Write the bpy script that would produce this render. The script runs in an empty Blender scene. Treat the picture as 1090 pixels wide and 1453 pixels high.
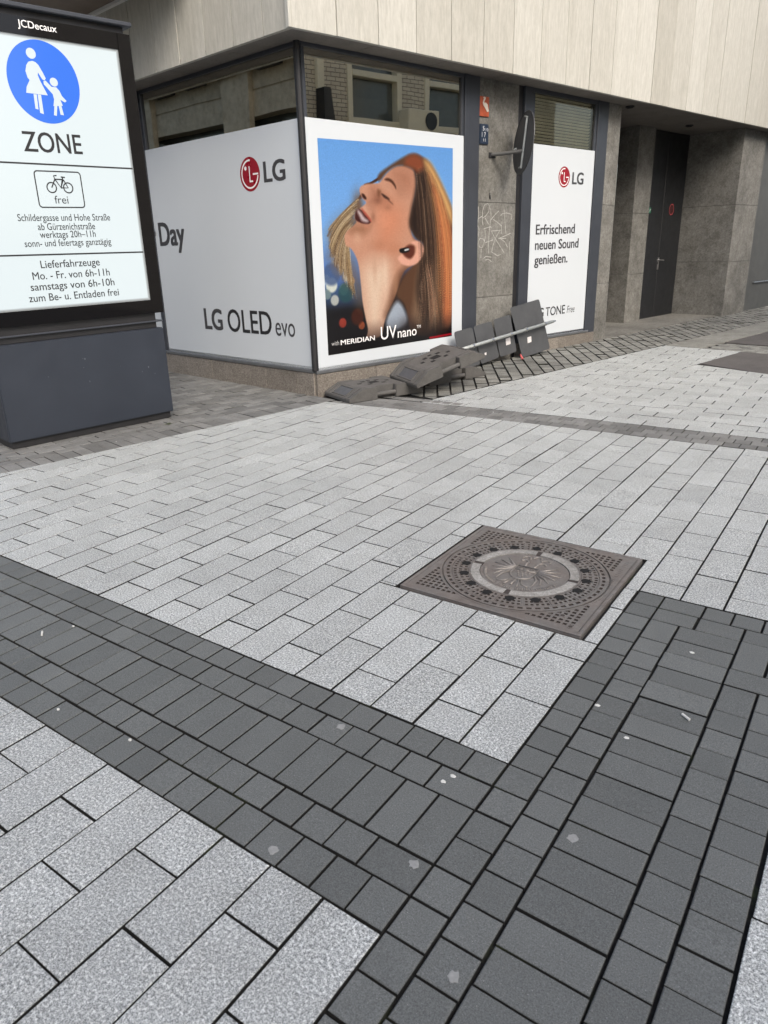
import bpy, bmesh, math, random
import numpy as np
from mathutils import Vector, Matrix
random.seed(7); rng = np.random.default_rng(7)
scn = bpy.context.scene
COL = scn.collection

# ------------------------------------------------------------------ camera, light, exposure
cam_d = bpy.data.cameras.new("camera"); cam = bpy.data.objects.new("camera", cam_d); COL.objects.link(cam)
cam.matrix_world = Matrix.Translation((0.66007, -1.52034, 1.37528)) @ Matrix.Rotation(0.636945, 4, 'Z') @ Matrix.Rotation(1.231018, 4, 'X') @ Matrix.Rotation(-0.0371456, 4, 'Z')
cam_d.sensor_fit = 'AUTO'; cam_d.sensor_width = 36.0
cam_d.lens = 1015.01 / 1453 * 36
cam_d.shift_x = (545 - 516.6) / 1453; cam_d.shift_y = (702.1 - 726.5) / 1453
cam_d.clip_start = 0.05; cam_d.clip_end = 500
cam_d.dof.use_dof = True; cam_d.dof.focus_distance = 4.6; cam_d.dof.aperture_fstop = 9.0
scn.camera = cam

SUN_DIR = Vector((0.82, -0.54, 0.0)).normalized(); ELEV = math.radians(43)
sun_vec = Vector((SUN_DIR.x * math.cos(ELEV), SUN_DIR.y * math.cos(ELEV), math.sin(ELEV)))
w = bpy.data.worlds.new("World"); scn.world = w; w.use_nodes = True
nt = w.node_tree; bg = nt.nodes['Background']
sky = nt.nodes.new('ShaderNodeTexSky'); sky.sky_type = 'NISHITA'; sky.sun_disc = False
sky.sun_elevation = ELEV; sky.sun_rotation = math.atan2(sun_vec.x, sun_vec.y)
sky.air_density = 1.0; sky.dust_density = 5.0; sky.ozone_density = 0.6
nt.links.new(sky.outputs[0], bg.inputs[0]); bg.inputs[1].default_value = 0.15
sl = bpy.data.lights.new("sun", 'SUN'); sl.energy = 1.1; sl.angle = math.radians(32); sl.color = (1.0, 1.0, 0.945)
so = bpy.data.objects.new("sun", sl); COL.objects.link(so)
so.rotation_euler = (-sun_vec).to_track_quat('-Z', 'Y').to_euler(); so.location = (3, -3, 12)
scn.view_settings.view_transform = 'Standard'; scn.view_settings.look = 'None'
scn.view_settings.exposure = 0.75; scn.view_settings.gamma = 1.0; scn.view_settings.use_curve_mapping = False
scn.render.engine = 'CYCLES'

# ------------------------------------------------------------------ helpers
def srgb(r, g, b):
    f = lambda c: (c/255/12.92) if c <= 10 else ((c/255+.055)/1.055)**2.4
    return (f(r), f(g), f(b), 1)

class N:
    """small node builder on a fresh material"""
    def __init__(s, name):
        s.m = bpy.data.materials.new(name); s.m.use_nodes = True
        s.t = s.m.node_tree; s.b = s.t.nodes['Principled BSDF']
        s.co = s.t.nodes.new('ShaderNodeTexCoord').outputs['Object']
    def link(s, a, b): s.t.links.new(a, b)
    def noise(s, scale, detail=4, rough=.6, co=None, stretch=None):
        n = s.t.nodes.new('ShaderNodeTexNoise'); n.inputs['Scale'].default_value = scale
        n.inputs['Detail'].default_value = detail; n.inputs['Roughness'].default_value = rough
        c = co or s.co
        if stretch:
            mp = s.t.nodes.new('ShaderNodeMapping'); mp.inputs['Scale'].default_value = stretch
            s.link(c, mp.inputs[0]); c = mp.outputs[0]
        s.link(c, n.inputs['Vector']); return n.outputs['Fac']
    def voro(s, scale):
        n = s.t.nodes.new('ShaderNodeTexVoronoi'); n.inputs['Scale'].default_value = scale
        s.link(s.co, n.inputs['Vector']); return n
    def ramp(s, fac, stops, interp='LINEAR'):
        r = s.t.nodes.new('ShaderNodeValToRGB'); e = r.color_ramp.elements; r.color_ramp.interpolation = interp
        while len(e) < len(stops): e.new(0.5)
        for el, (p, c) in zip(e, stops):
            el.position = p; el.color = c if len(c) == 4 else (*c, 1)
        s.link(fac, r.inputs[0]); return r.outputs[0]
    def mix(s, fac, a, b, mode='MIX'):
        m = s.t.nodes.new('ShaderNodeMix'); m.data_type = 'RGBA'; m.blend_type = mode
        if hasattr(fac, 'links'): s.link(fac, m.inputs[0])
        else: m.inputs[0].default_value = fac
        for v, i in ((a, 6), (b, 7)):
            if hasattr(v, 'links'): s.link(v, m.inputs[i])
            else: m.inputs[i].default_value = v if len(v) == 4 else (*v, 1)
        return m.outputs[2]
    def attr(s, name):
        a = s.t.nodes.new('ShaderNodeAttribute'); a.attribute_name = name; return a
    def bump(s, h, strength=.3, dist=.002):
        b = s.t.nodes.new('ShaderNodeBump'); b.inputs['Strength'].default_value = strength; b.inputs['Distance'].default_value = dist
        s.link(h, b.inputs['Height']); s.link(b.outputs[0], s.b.inputs['Normal'])
    def fin(s, col=None, rough=.6, metal=0, spec=None):
        if col is not None:
            if hasattr(col, 'links'): s.link(col, s.b.inputs['Base Color'])
            else: s.b.inputs['Base Color'].default_value = col if len(col) == 4 else (*col, 1)
        if hasattr(rough, 'links'): s.link(rough, s.b.inputs['Roughness'])
        else: s.b.inputs['Roughness'].default_value = rough
        s.b.inputs['Metallic'].default_value = metal
        if spec is not None: s.b.inputs['Specular IOR Level'].default_value = spec
        return s.m
def g3(v): return (v, v, v, 1)

def mat_stone(name, dark, mid, light, scale, rough, tint=True, tint_amt=.22, dirt=.25, bump=.25, speck=None, warm=None, bdist=.0015):
    n = N(name)
    a = n.noise(scale, 5, .75); b = n.noise(scale*2.3, 2, .5)
    c = n.ramp(a, [(.36, dark), (.5, mid), (.63, light)])
    c = n.mix(.35, c, n.ramp(b, [(.38, dark), (.62, light)]), 'MIX')
    if speck:
        v = n.voro(speck[0]); c = n.mix(n.ramp(v.outputs['Distance'], [(speck[1], g3(1)), (speck[1]+.05, g3(0))]), c, speck[2])
    big = n.noise(1.7, 5, .65)
    c = n.mix(dirt, c, n.ramp(big, [(.3, g3(.45)), (.55, g3(1)), (.75, g3(1.0))]), 'MULTIPLY')
    mid_n = n.noise(9, 4, .6)
    c = n.mix(dirt*.8, c, n.ramp(mid_n, [(.3, (.55, .52, .48, 1)), (.6, g3(1))]), 'MULTIPLY')
    if tint:
        at = n.attr('tint'); tr = n.ramp(at.outputs['Fac'], [(0, g3(1-tint_amt)), (1, g3(1+tint_amt*.6))])
        c = n.mix(1, c, tr, 'MULTIPLY')
    n.bump(a, bump, bdist)
    return n.fin(c, rough, spec=.4)

def mat_plain(name, col, rough=.5, metal=0, var=.12, scale=6, spec=None, bump=0, fine=0, rv=1):
    n = N(name)
    nz = n.noise(scale, 5, .65)
    c = n.mix(1, col, n.ramp(nz, [(.25, g3(1-var)), (.75, g3(1+var))]), 'MULTIPLY')
    if fine:
        f = n.noise(fine, 3, .6); c = n.mix(1, c, n.ramp(f, [(.3, g3(.85)), (.7, g3(1.12))]), 'MULTIPLY')
    r = n.ramp(n.noise(scale*2.1, 4, .6), [(.2, g3(max(0, rough-.1*rv))), (.8, g3(min(1, rough+.12*rv)))])
    if bump: n.bump(n.noise(bump, 4, .6), .25, .001)
    return n.fin(c, r, metal, spec)

def root_loc(p):
    v = Vector((0, 0, 0))
    while p is not None: v += p.location; p = p.parent
    return v
class MB:
    """collects geometry, links it as ONE mesh object"""
    def __init__(s): s.v = []; s.f = []; s.t = []; s.mi = {}
    def poly(s, pts, tint=.5, mi=0):
        if mi: s.mi[len(s.f)] = mi
        i = len(s.v); s.v += [tuple(p) for p in pts]; s.f.append(tuple(range(i, i+len(pts)))); s.t.append(tint)
    def box(s, M, x0, x1, y0, y1, z0, z1, tint=.5):
        i = len(s.v)
        s.v += [tuple(M(x, y, z)) for x in (x0, x1) for y in (y0, y1) for z in (z0, z1)]
        for q in ((0,1,3,2), (4,6,7,5), (0,4,5,1), (2,3,7,6), (0,2,6,4), (1,5,7,3)):
            s.f.append(tuple(i+k for k in q)); s.t.append(tint)
    def prism(s, M, pts, z0, z1, tint=.5, axis='z'):
        """extrude a 2-D outline (a, b) between c0 and c1; axis says which M argument is the extrusion"""
        def P(a, b, c): return M(a, b, c) if axis == 'z' else (M(a, c, b) if axis == 'y' else M(c, a, b))
        i = len(s.v); n = len(pts)
        s.v += [tuple(P(a, b, z0)) for a, b in pts] + [tuple(P(a, b, z1)) for a, b in pts]
        s.f.append(tuple(range(i+n-1, i-1, -1))); s.f.append(tuple(range(i+n, i+2*n))); s.t += [tint, tint]
        for k in range(n):
            j = (k+1) % n; s.f.append((i+k, i+j, i+n+j, i+n+k)); s.t.append(tint)
    def tube(s, pts, r, n=10, cap=True, tint=.5):
        pts = [Vector(p) for p in pts]; rings = []
        for k, p in enumerate(pts):
            d = (pts[min(k+1, len(pts)-1)] - pts[max(k-1, 0)]).normalized()
            a = d.orthogonal().normalized() if k == 0 else (a - d*a.dot(d)).normalized()
            b = d.cross(a); rr = r[k] if isinstance(r, (list, tuple)) else r
            i = len(s.v); s.v += [tuple(p + (a*math.cos(t*2*math.pi/n) + b*math.sin(t*2*math.pi/n))*rr) for t in range(n)]; rings.append(i)
        for i, j in zip(rings, rings[1:]):
            for t in range(n):
                u = (t+1) % n; s.f.append((i+t, i+u, j+u, j+t)); s.t.append(tint)
        if cap:
            s.f.append(tuple(rings[0]+t for t in range(n-1, -1, -1))); s.f.append(tuple(rings[-1]+t for t in range(n))); s.t += [tint, tint]
    def strip(s, M, pts, wd, off, closed=False):
        """flat stroke of width wd along a 2-D polyline in plane coords (a, b) at offset off: M(a, off, b)"""
        n = len(pts); L = []; R_ = []
        for k in range(n):
            p0 = pts[(k-1) % n] if (closed or k > 0) else pts[k]; p1 = pts[(k+1) % n] if (closed or k < n-1) else pts[k]
            dx, dy = p1[0]-p0[0], p1[1]-p0[1]; l = math.hypot(dx, dy) or 1
            nx, ny = -dy/l*wd/2, dx/l*wd/2
            L.append(M(pts[k][0]+nx, off, pts[k][1]+ny)); R_.append(M(pts[k][0]-nx, off, pts[k][1]-ny))
        for k in range(n if closed else n-1):
            j = (k+1) % n; s.poly([L[k], L[j], R_[j], R_[k]])
    def disc(s, M, ca, cb, ra, rb, off, n=32):
        s.poly([M(ca+ra*math.cos(2*math.pi*k/n), off, cb+rb*math.sin(2*math.pi*k/n)) for k in range(n)])
    def build(s, name, mat, parent=None, bevel=0, seg=1, smooth=False, weld=True):
        off = root_loc(parent)
        me = bpy.data.meshes.new(name)
        me.from_pydata([(v[0]-off.x, v[1]-off.y, v[2]-off.z) for v in s.v], [], s.f)
        at = me.attributes.new('tint', 'FLOAT', 'FACE'); at.data.foreach_set('value', s.t)
        if weld or bevel:
            bm = bmesh.new(); bm.from_mesh(me)
            if bevel:
                bmesh.ops.recalc_face_normals(bm, faces=bm.faces)
                bmesh.ops.bevel(bm, geom=[e for e in bm.edges if len(e.link_faces) == 2 and e.calc_face_angle(0) > .4], offset=bevel, segments=seg, affect='EDGES', clamp_overlap=True)
            bmesh.ops.recalc_face_normals(bm, faces=bm.faces)
            bm.to_mesh(me); bm.free()
        if smooth:
            for p in me.polygons: p.use_smooth = True
        for m_ in (mat if isinstance(mat, (list, tuple)) else [mat]): me.materials.append(m_)
        for k, q in s.mi.items(): me.polygons[k].material_index = q
        o = bpy.data.objects.new(name, me); COL.objects.link(o)
        if parent is not None: o.parent = parent
        return o
def tag(o, label=None, cat=None, group=None, kind=None):
    if label: o['label'] = label
    if cat: o['category'] = cat
    if group: o['group'] = group
    if kind: o['kind'] = kind
    return o
def thing(name, label, cat, loc, group=None):
    o = bpy.data.objects.new(name, None); COL.objects.link(o); o.location = loc; o.empty_display_size = .1
    return tag(o, label, cat, group)

# frames of reference: the street corner, its two facades, the sign kiosk, the paving grid
U = 0.102                                              # one small paver
CX, CY = -3.69476, 3.67880
ar = math.radians(76.81); DR = (math.cos(ar), math.sin(ar)); NR = (math.sin(ar), -math.cos(ar))
al = math.radians(172.32); DL = (math.cos(al), math.sin(al)); NL = (-math.sin(al), math.cos(al))
NL = (-0.1337, -0.9910)
def RW(s, o, z): return Vector((CX+DR[0]*s+NR[0]*o, CY+DR[1]*s+NR[1]*o, z - .0165*max(s, 0)))   # right facade (the street climbs a little along it)
def RG(s, o, z): return Vector((CX+DR[0]*s+NR[0]*o, CY+DR[1]*s+NR[1]*o, z))
def LW(s, o, z): return Vector((CX+DL[0]*s+NL[0]*o, CY+DL[1]*s+NL[1]*o, z))
ak = math.radians(79.708); DK = (math.cos(ak), math.sin(ak)); NK = (math.sin(ak), -math.cos(ak)); K0 = (-4.2603, 2.4155)
def KW(s, o, z): return Vector((K0[0]+DK[0]*s+NK[0]*o, K0[1]+DK[1]*s+NK[1]*o, z))
def GV(v, u, z=0): return Vector((v*U, u*U, z))
def ID(x, y, z): return Vector((x, y, z))
def LT(s, o, z): return LW(-s, o, z)                   # left facade read left to right

def text(body, M, x0, base, width, cap, mat, parent, off, name='lettering', bold=0., x1=None, shear=0., align='L'):
    """flat lettering: ink box starts at x0, is `width` wide, capitals `cap` high, on plane M(x, off, z)"""
    def mesh_of(t):
        cu = bpy.data.curves.new('t', 'FONT'); cu.body = t; cu.size = 1; cu.shear = shear; cu.resolution_u = 4
        ob = bpy.data.objects.new('t', cu); COL.objects.link(ob)
        dg = bpy.context.evaluated_depsgraph_get(); dg.update()
        me = bpy.data.meshes.new_from_object(ob.evaluated_get(dg)); bpy.data.objects.remove(ob); return me
    h = mesh_of('H'); ch = max(v.co.y for v in h.vertices) - min(v.co.y for v in h.vertices); hb = min(v.co.y for v in h.vertices); bpy.data.meshes.remove(h)
    me = mesh_of(body); xs = [v.co.x for v in me.vertices]; mx = min(xs); wd = max(xs)-mx+2*bold
    sy = cap/ch; sx = width/wd if width else sy
    po = root_loc(parent); src = [tuple(v.co) for v in me.vertices]; fs = [tuple(p.vertices) for p in me.polygons]; nv = len(src)
    sh = [(0, 0)] if bold <= 0 else [(0, 0), (bold, bold*.5), (-bold, bold*.5), (bold, -bold*.5), (-bold, -bold*.5), (bold*.5, 0), (-bold*.5, 0)]
    V_ = []; F_ = []
    for k, (a, c) in enumerate(sh):
        F_ += [tuple(i+k*nv for i in f) for f in fs]
        for (x, y, _) in src: V_.append(tuple(M(x0 + (x+a-mx+bold)*sx, off+k*.00008, base + (y+c-hb)*sy) - po))
    bpy.data.meshes.remove(me); me = bpy.data.meshes.new(name); me.from_pydata(V_, [], F_)
    me.materials.clear(); me.materials.append(mat)
    o = bpy.data.objects.new(name, me); COL.objects.link(o); o.parent = parent
    return o

# ------------------------------------------------------------------ materials
M_slab = mat_stone('light_granite', (.070, .078, .080, 1), (.285, .302, .299, 1), (.86, .885, .87, 1), 150, .55, tint_amt=.09, dirt=.26, bump=.35)
M_paver = mat_stone('dark_paver', (.058, .062, .061, 1), (.120, .127, .1245, 1), (.188, .199, .194, 1), 260, .62, tint_amt=.15, dirt=.16, bump=.35, speck=(95, .045, (.36, .36, .35, 1)))
M_paver_old = mat_stone('old_paver', (.10, .102, .10, 1), (.17, .172, .168, 1), (.26, .26, .25, 1), 150, .75, tint_amt=.3, dirt=.5, bump=.3)
M_sett = mat_stone('sett_stone', (.10, .10, .092, 1), (.2, .205, .19, 1), (.34, .34, .315, 1), 120, .75, tint_amt=.28, dirt=.6, bump=.5)
n = N('joint_sand'); M_joint = n.fin(n.mix(n.ramp(n.noise(5, 4), [(.58, g3(0)), (.72, g3(1))]), n.ramp(n.noise(90, 3), [(.3, (.006, .006, .006, 1)), (.75, (.022, .021, .019, 1))]), n.ramp(n.noise(60, 3), [(.3, (.018, .024, .01, 1)), (.75, (.06, .075, .03, 1))])), .95)
M_asph = mat_stone('asphalt', (.05, .046, .044, 1), (.085, .078, .075, 1), (.15, .14, .135, 1), 160, .8, tint=False, dirt=.4, bump=.4)
M_kerb = mat_stone('kerb_stone', (.14, .14, .13, 1), (.22, .22, .2, 1), (.32, .32, .29, 1), 60, .8, tint=False, dirt=.6)
M_plinth = mat_stone('plinth_granite', (.10, .085, .07, 1), (.22, .195, .17, 1), (.4, .37, .33, 1), 70, .45, tint_amt=.15, dirt=.4, bump=.1)
M_conc = mat_stone('grey_stone', (.13, .127, .115, 1), (.19, .187, .171, 1), (.26, .256, .24, 1), 30, .7, tint_amt=.1, dirt=.75, bump=.2)
def mat_trav():
    n = N('travertine'); a = n.noise(16, 6, .7, stretch=(2.2, 2.2, .35)); b = n.noise(60, 4, .7, stretch=(1, 1, .25))
    c = n.ramp(a, [(.3, (.41, .408, .37, 1)), (.5, (.49, .488, .445, 1)), (.7, (.57, .568, .525, 1))])
    c = n.mix(.2, c, n.ramp(b, [(.35, (.36, .358, .325, 1)), (.6, (.58, .578, .54, 1))]))
    at = n.attr('tint'); c = n.mix(1, c, n.ramp(at.outputs['Fac'], [(0, (.84, .82, .79, 1)), (1, (1.04, 1.03, 1.02, 1))]), 'MULTIPLY')
    st = n.noise(3.2, 6, .7, stretch=(3.5, 3.5, .3)); c = n.mix(.2, c, n.ramp(st, [(.28, (.5, .46, .40, 1)), (.5, g3(1))]), 'MULTIPLY')
    n.bump(b, .25, .002); return n.fin(c, .6)
M_trav = mat_trav()
M_frame = mat_plain('anthracite_metal', (.042, .047, .058, 1), .38, 0, .12, 4)
M_dark = mat_plain('dark_metal', (.018, .018, .02, 1), .45, 0, .2, 5)
M_soffit = mat_plain('soffit_panel', (.17, .155, .14, 1), .6, 0, .2, 2.2, fine=50)
M_white = mat_plain('white_film', (.55, .59, .625, 1), .5, 0, .012, 1.5, rv=.1, spec=.3)
M_ink = mat_plain('black_lettering', (.022, .022, .024, 1), .35, 0, .1)
M_inkg = mat_plain('grey_lettering', (.055, .055, .06, 1), .35, 0, .1)
M_wink = mat_plain('white_lettering', (.82, .82, .82, 1), .35, 0, .03)
M_red = mat_plain('logo_red', (.27, .008, .02, 1), .3, 0, .06)
M_sill = mat_plain('sill_metal', (.2, .21, .22, 1), .35, .6, .15, 7)
M_door = mat_plain('door_paint', (.011, .012, .014, 1), .5, 0, .2, 3)
M_steel = mat_plain('steel', (.5, .5, .5, 1), .3, .9, .1, 9)
M_galv = mat_plain('galvanised_pole', (.36, .385, .38, 1), .5, .35, .2, 14)
M_back = mat_plain('sign_back', (.066, .069, .074, 1), .55, 0, .15, 5)
M_rubber = mat_plain('recycled_rubber', (.088, .085, .081, 1), .72, 0, .3, 9, fine=160, bump=120)
M_inner = mat_plain('dark_interior', (.01, .01, .01, 1), .9)
def mat_iron():
    n = N('cast_iron'); a = n.noise(22, 5, .7); b = n.noise(260, 3, .6); r = n.noise(5, 4, .6)
    c = n.ramp(a, [(.3, (.11, .102, .097, 1)), (.55, (.19, .18, .172, 1)), (.75, (.30, .288, .278, 1))])
    c = n.mix(.5, c, n.ramp(r, [(.4, (.20, .165, .145, 1)), (.6, (.2, .19, .18, 1))]))
    c = n.mix(.4, c, n.ramp(b, [(.3, g3(.6)), (.7, g3(1.2))]), 'MULTIPLY')
    n.bump(b, .2, .001); return n.fin(c, .5, .35)
M_iron = mat_iron()
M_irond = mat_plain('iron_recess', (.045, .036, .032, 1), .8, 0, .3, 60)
M_hole = mat_plain('hole_dark', (.004, .004, .004, 1), .95)
M_concring = mat_stone('ring_concrete', (.19, .185, .17, 1), (.31, .303, .285, 1), (.43, .42, .40, 1), 80, .8, tint=False, dirt=.55)
def mat_glass(name, refl):
    n = N(name); t = n.t
    tr = t.nodes.new('ShaderNodeBsdfTransparent'); tr.inputs[0].default_value = (.5, .5, .47, 1) if refl > .2 else (.9, .9, .86, 1)
    gl = t.nodes.new('ShaderNodeBsdfGlossy'); gl.inputs['Roughness'].default_value = .012; gl.inputs[0].default_value = (.95, .91, .80, 1)
    wob = n.noise(.9, 2, .5); bp = t.nodes.new('ShaderNodeBump'); bp.inputs['Strength'].default_value = .03; bp.inputs['Distance'].default_value = .05
    n.link(wob, bp.inputs['Height']); n.link(bp.outputs[0], gl.inputs['Normal'])
    lw = t.nodes.new('ShaderNodeLayerWeight'); lw.inputs[0].default_value = .5
    pw = t.nodes.new('ShaderNodeMath'); pw.operation = 'POWER'; n.link(lw.outputs['Facing'], pw.inputs[0]); pw.inputs[1].default_value = 4
    fr = t.nodes.new('ShaderNodeMath'); fr.operation = 'MULTIPLY_ADD'; n.link(pw.outputs[0], fr.inputs[0]); fr.inputs[1].default_value = 1-refl; fr.inputs[2].default_value = refl
    mx = t.nodes.new('ShaderNodeMixShader'); n.link(fr.outputs[0], mx.inputs[0]); n.link(tr.outputs[0], mx.inputs[1]); n.link(gl.outputs[0], mx.inputs[2])
    n.link(mx.outputs[0], t.nodes['Material Output'].inputs[0]); return n.m
M_glass = mat_glass('window_glass', .55); M_glass_clear = mat_glass('clear_window_glass', .06)
PP = {'hair_left': [(0.448, 0.858), (0.396, 0.86), (0.344, 0.839), (0.307, 0.812), (0.27, 0.765), (0.237, 0.719), (0.147, 0.689), (0.076, 0.64), (0.033, 0.582), (0.043, 0.521), (0.016, 0.468), (0.053, 0.454), (0.137, 0.356), (0.196, 0.326), (0.223, 0.239), (0.259, 0.215), (0.27, 0.344), (0.248, 0.429), (0.157, 0.539), (0.212, 0.614), (0.246, 0.687), (0.405, 0.814)], 'face': [(0.598, 0.903), (0.533, 0.896), (0.485, 0.873), (0.437, 0.84), (0.415, 0.816), (0.363, 0.812), (0.312, 0.81), (0.273, 0.798), (0.264, 0.777), (0.284, 0.743), (0.318, 0.724), (0.287, 0.707), (0.261, 0.694), (0.235, 0.68), (0.224, 0.654), (0.243, 0.634), (0.212, 0.614), (0.165, 0.591), (0.147, 0.564), (0.156, 0.52), (0.181, 0.519), (0.215, 0.488), (0.243, 0.436), (0.254, 0.344), (0.261, 0.251), (0.278, 0.17), (0.3, 0.095), (0.273, 0.059), (0.4, 0.049), (0.426, 0.146), (0.519, 0.26), (0.579, 0.383), (0.66, 0.41), (0.743, 0.452), (0.743, 0.518), (0.661, 0.55), (0.639, 0.614), (0.654, 0.684), (0.68, 0.754), (0.698, 0.823), (0.681, 0.883)], 'hair_right': [(0.396, 0.856), (0.534, 0.917), (0.632, 0.956), (0.698, 0.964), (0.8, 0.932), (0.859, 0.876), (0.932, 0.788), (1.008, 0.688), (1.013, 0.508), (1.026, -0.002), (0.633, 0.03), (0.622, 0.109), (0.588, 0.219), (0.519, 0.26), (0.567, 0.332), (0.637, 0.396), (0.743, 0.46), (0.749, 0.533), (0.685, 0.543), (0.63, 0.614), (0.654, 0.691), (0.68, 0.754), (0.7, 0.823), (0.681, 0.883), (0.598, 0.903), (0.533, 0.896), (0.469, 0.869), (0.405, 0.814)], 'hair_top': [(0.599, 0.907), (0.621, 0.944), (0.687, 0.96), (0.743, 0.94), (0.755, 0.893), (0.709, 0.871), (0.676, 0.89)], 'hair_gold': [(0.743, 0.933), (0.8, 0.932), (0.859, 0.876), (0.932, 0.788), (1.002, 0.688), (1.008, 0.599), (0.947, 0.673), (0.896, 0.758), (0.836, 0.834)], 'hair_dark': [(0.687, 0.884), (0.755, 0.886), (0.813, 0.813), (0.849, 0.715), (0.875, 0.51), (0.863, 0.546), (0.829, 0.244), (0.792, 0.089), (0.755, 0.06), (0.683, 0.252), (0.707, 0.401), (0.755, 0.474), (0.755, 0.511), (0.685, 0.543), (0.634, 0.614), (0.654, 0.691), (0.68, 0.754), (0.7, 0.823)], 'hair_orange': [(0.824, 0.813), (0.909, 0.716), (0.985, 0.599), (1.0, 0.508), (1.011, 0.057), (0.92, 0.047), (0.915, 0.318), (0.875, 0.546), (0.875, 0.51), (0.861, 0.686)], 'hair_blond': [(0.755, 0.533), (0.852, 0.435), (0.879, 0.242), (0.868, 0.051), (0.634, 0.101), (0.671, 0.252), (0.689, 0.379), (0.743, 0.452)], 'neckshadow': [(0.678, 0.409), (0.568, 0.391), (0.509, 0.312), (0.473, 0.225), (0.426, 0.146), (0.519, 0.245), (0.611, 0.202), (0.659, 0.238), (0.683, 0.365)], 'collar': [(0.414, 0.113), (0.519, 0.241), (0.576, 0.204), (0.622, 0.109), (0.515, 0.071)], 'cheek': [(0.401, 0.709), (0.486, 0.72), (0.573, 0.697), (0.583, 0.614), (0.481, 0.515), (0.394, 0.516)], 'neck_light': [(0.263, 0.414), (0.392, 0.446), (0.478, 0.408), (0.428, 0.205), (0.401, 0.087), (0.291, 0.088), (0.271, 0.236)], 'nose_side': [(0.353, 0.806), (0.445, 0.763), (0.508, 0.717), (0.422, 0.709), (0.349, 0.708), (0.319, 0.727), (0.35, 0.748)], 'forehead': [(0.49, 0.87), (0.588, 0.9), (0.664, 0.869), (0.664, 0.788), (0.575, 0.786)], 'brow': [(0.447, 0.834), (0.474, 0.843), (0.511, 0.832), (0.537, 0.805), (0.536, 0.785), (0.521, 0.805), (0.494, 0.824), (0.457, 0.828)], 'lash': [(0.419, 0.769), (0.445, 0.763), (0.487, 0.743), (0.481, 0.737), (0.444, 0.746)], 'crease': [(0.393, 0.788), (0.424, 0.782), (0.413, 0.749), (0.392, 0.755)], 'lashtail': [(0.466, 0.746), (0.508, 0.72), (0.513, 0.714), (0.471, 0.736)], 'nostril': [(0.278, 0.767), (0.3, 0.763), (0.317, 0.744), (0.309, 0.737), (0.287, 0.746)], 'mouth': [(0.233, 0.683), (0.261, 0.7), (0.316, 0.664), (0.346, 0.634), (0.324, 0.622), (0.273, 0.627), (0.225, 0.644)], 'teeth': [(0.251, 0.693), (0.275, 0.677), (0.295, 0.654), (0.33, 0.638), (0.314, 0.629), (0.274, 0.637), (0.259, 0.661), (0.245, 0.68)], 'lip': [(0.272, 0.703), (0.296, 0.687), (0.346, 0.644), (0.347, 0.628), (0.315, 0.654), (0.286, 0.677)], 'chinshadow': [(0.212, 0.621), (0.293, 0.621), (0.345, 0.621), (0.312, 0.587), (0.25, 0.567), (0.18, 0.588)], 'ear': [(0.552, 0.464), (0.535, 0.45), (0.568, 0.42), (0.625, 0.407), (0.69, 0.413), (0.743, 0.452), (0.755, 0.496), (0.731, 0.529), (0.673, 0.537), (0.638, 0.52), (0.696, 0.512), (0.69, 0.475), (0.661, 0.454), (0.614, 0.448), (0.58, 0.47)], 'earin': [(0.569, 0.485), (0.627, 0.52), (0.678, 0.512), (0.678, 0.468), (0.643, 0.44), (0.597, 0.455)], 'bud': [(0.55, 0.499), (0.626, 0.504), (0.638, 0.487), (0.615, 0.477), (0.556, 0.476)], 'budl': [(0.592, 0.495), (0.632, 0.498), (0.629, 0.489), (0.594, 0.484)], 'red': [(0.793, 0.014), (0.999, 0.018), (0.999, 0.005), (0.799, 0.002)]}
BOK = [(0.046, 0.342, 0.039, (235, 235, 215)), (0.063, 0.268, 0.028, (200, 200, 190)), (0.129, 0.315, 0.03, (150, 180, 180)), (0.009, 0.371, 0.026, (190, 205, 220)), (0.158, 0.383, 0.03, (215, 215, 205)), (0.187, 0.354, 0.023, (220, 170, 120)), (0.112, 0.153, 0.026, (170, 60, 45)), (0.249, 0.128, 0.023, (175, 85, 50)), (0.22, 0.174, 0.046, (70, 28, 15)), (0.091, 0.426, 0.046, (150, 150, 150)), (0.013, 0.299, 0.026, (120, 140, 140)), (0.143, 0.3, 0.052, (40, 75, 80)), (0.049, 0.393, 0.058, (70, 90, 130))]
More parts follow.
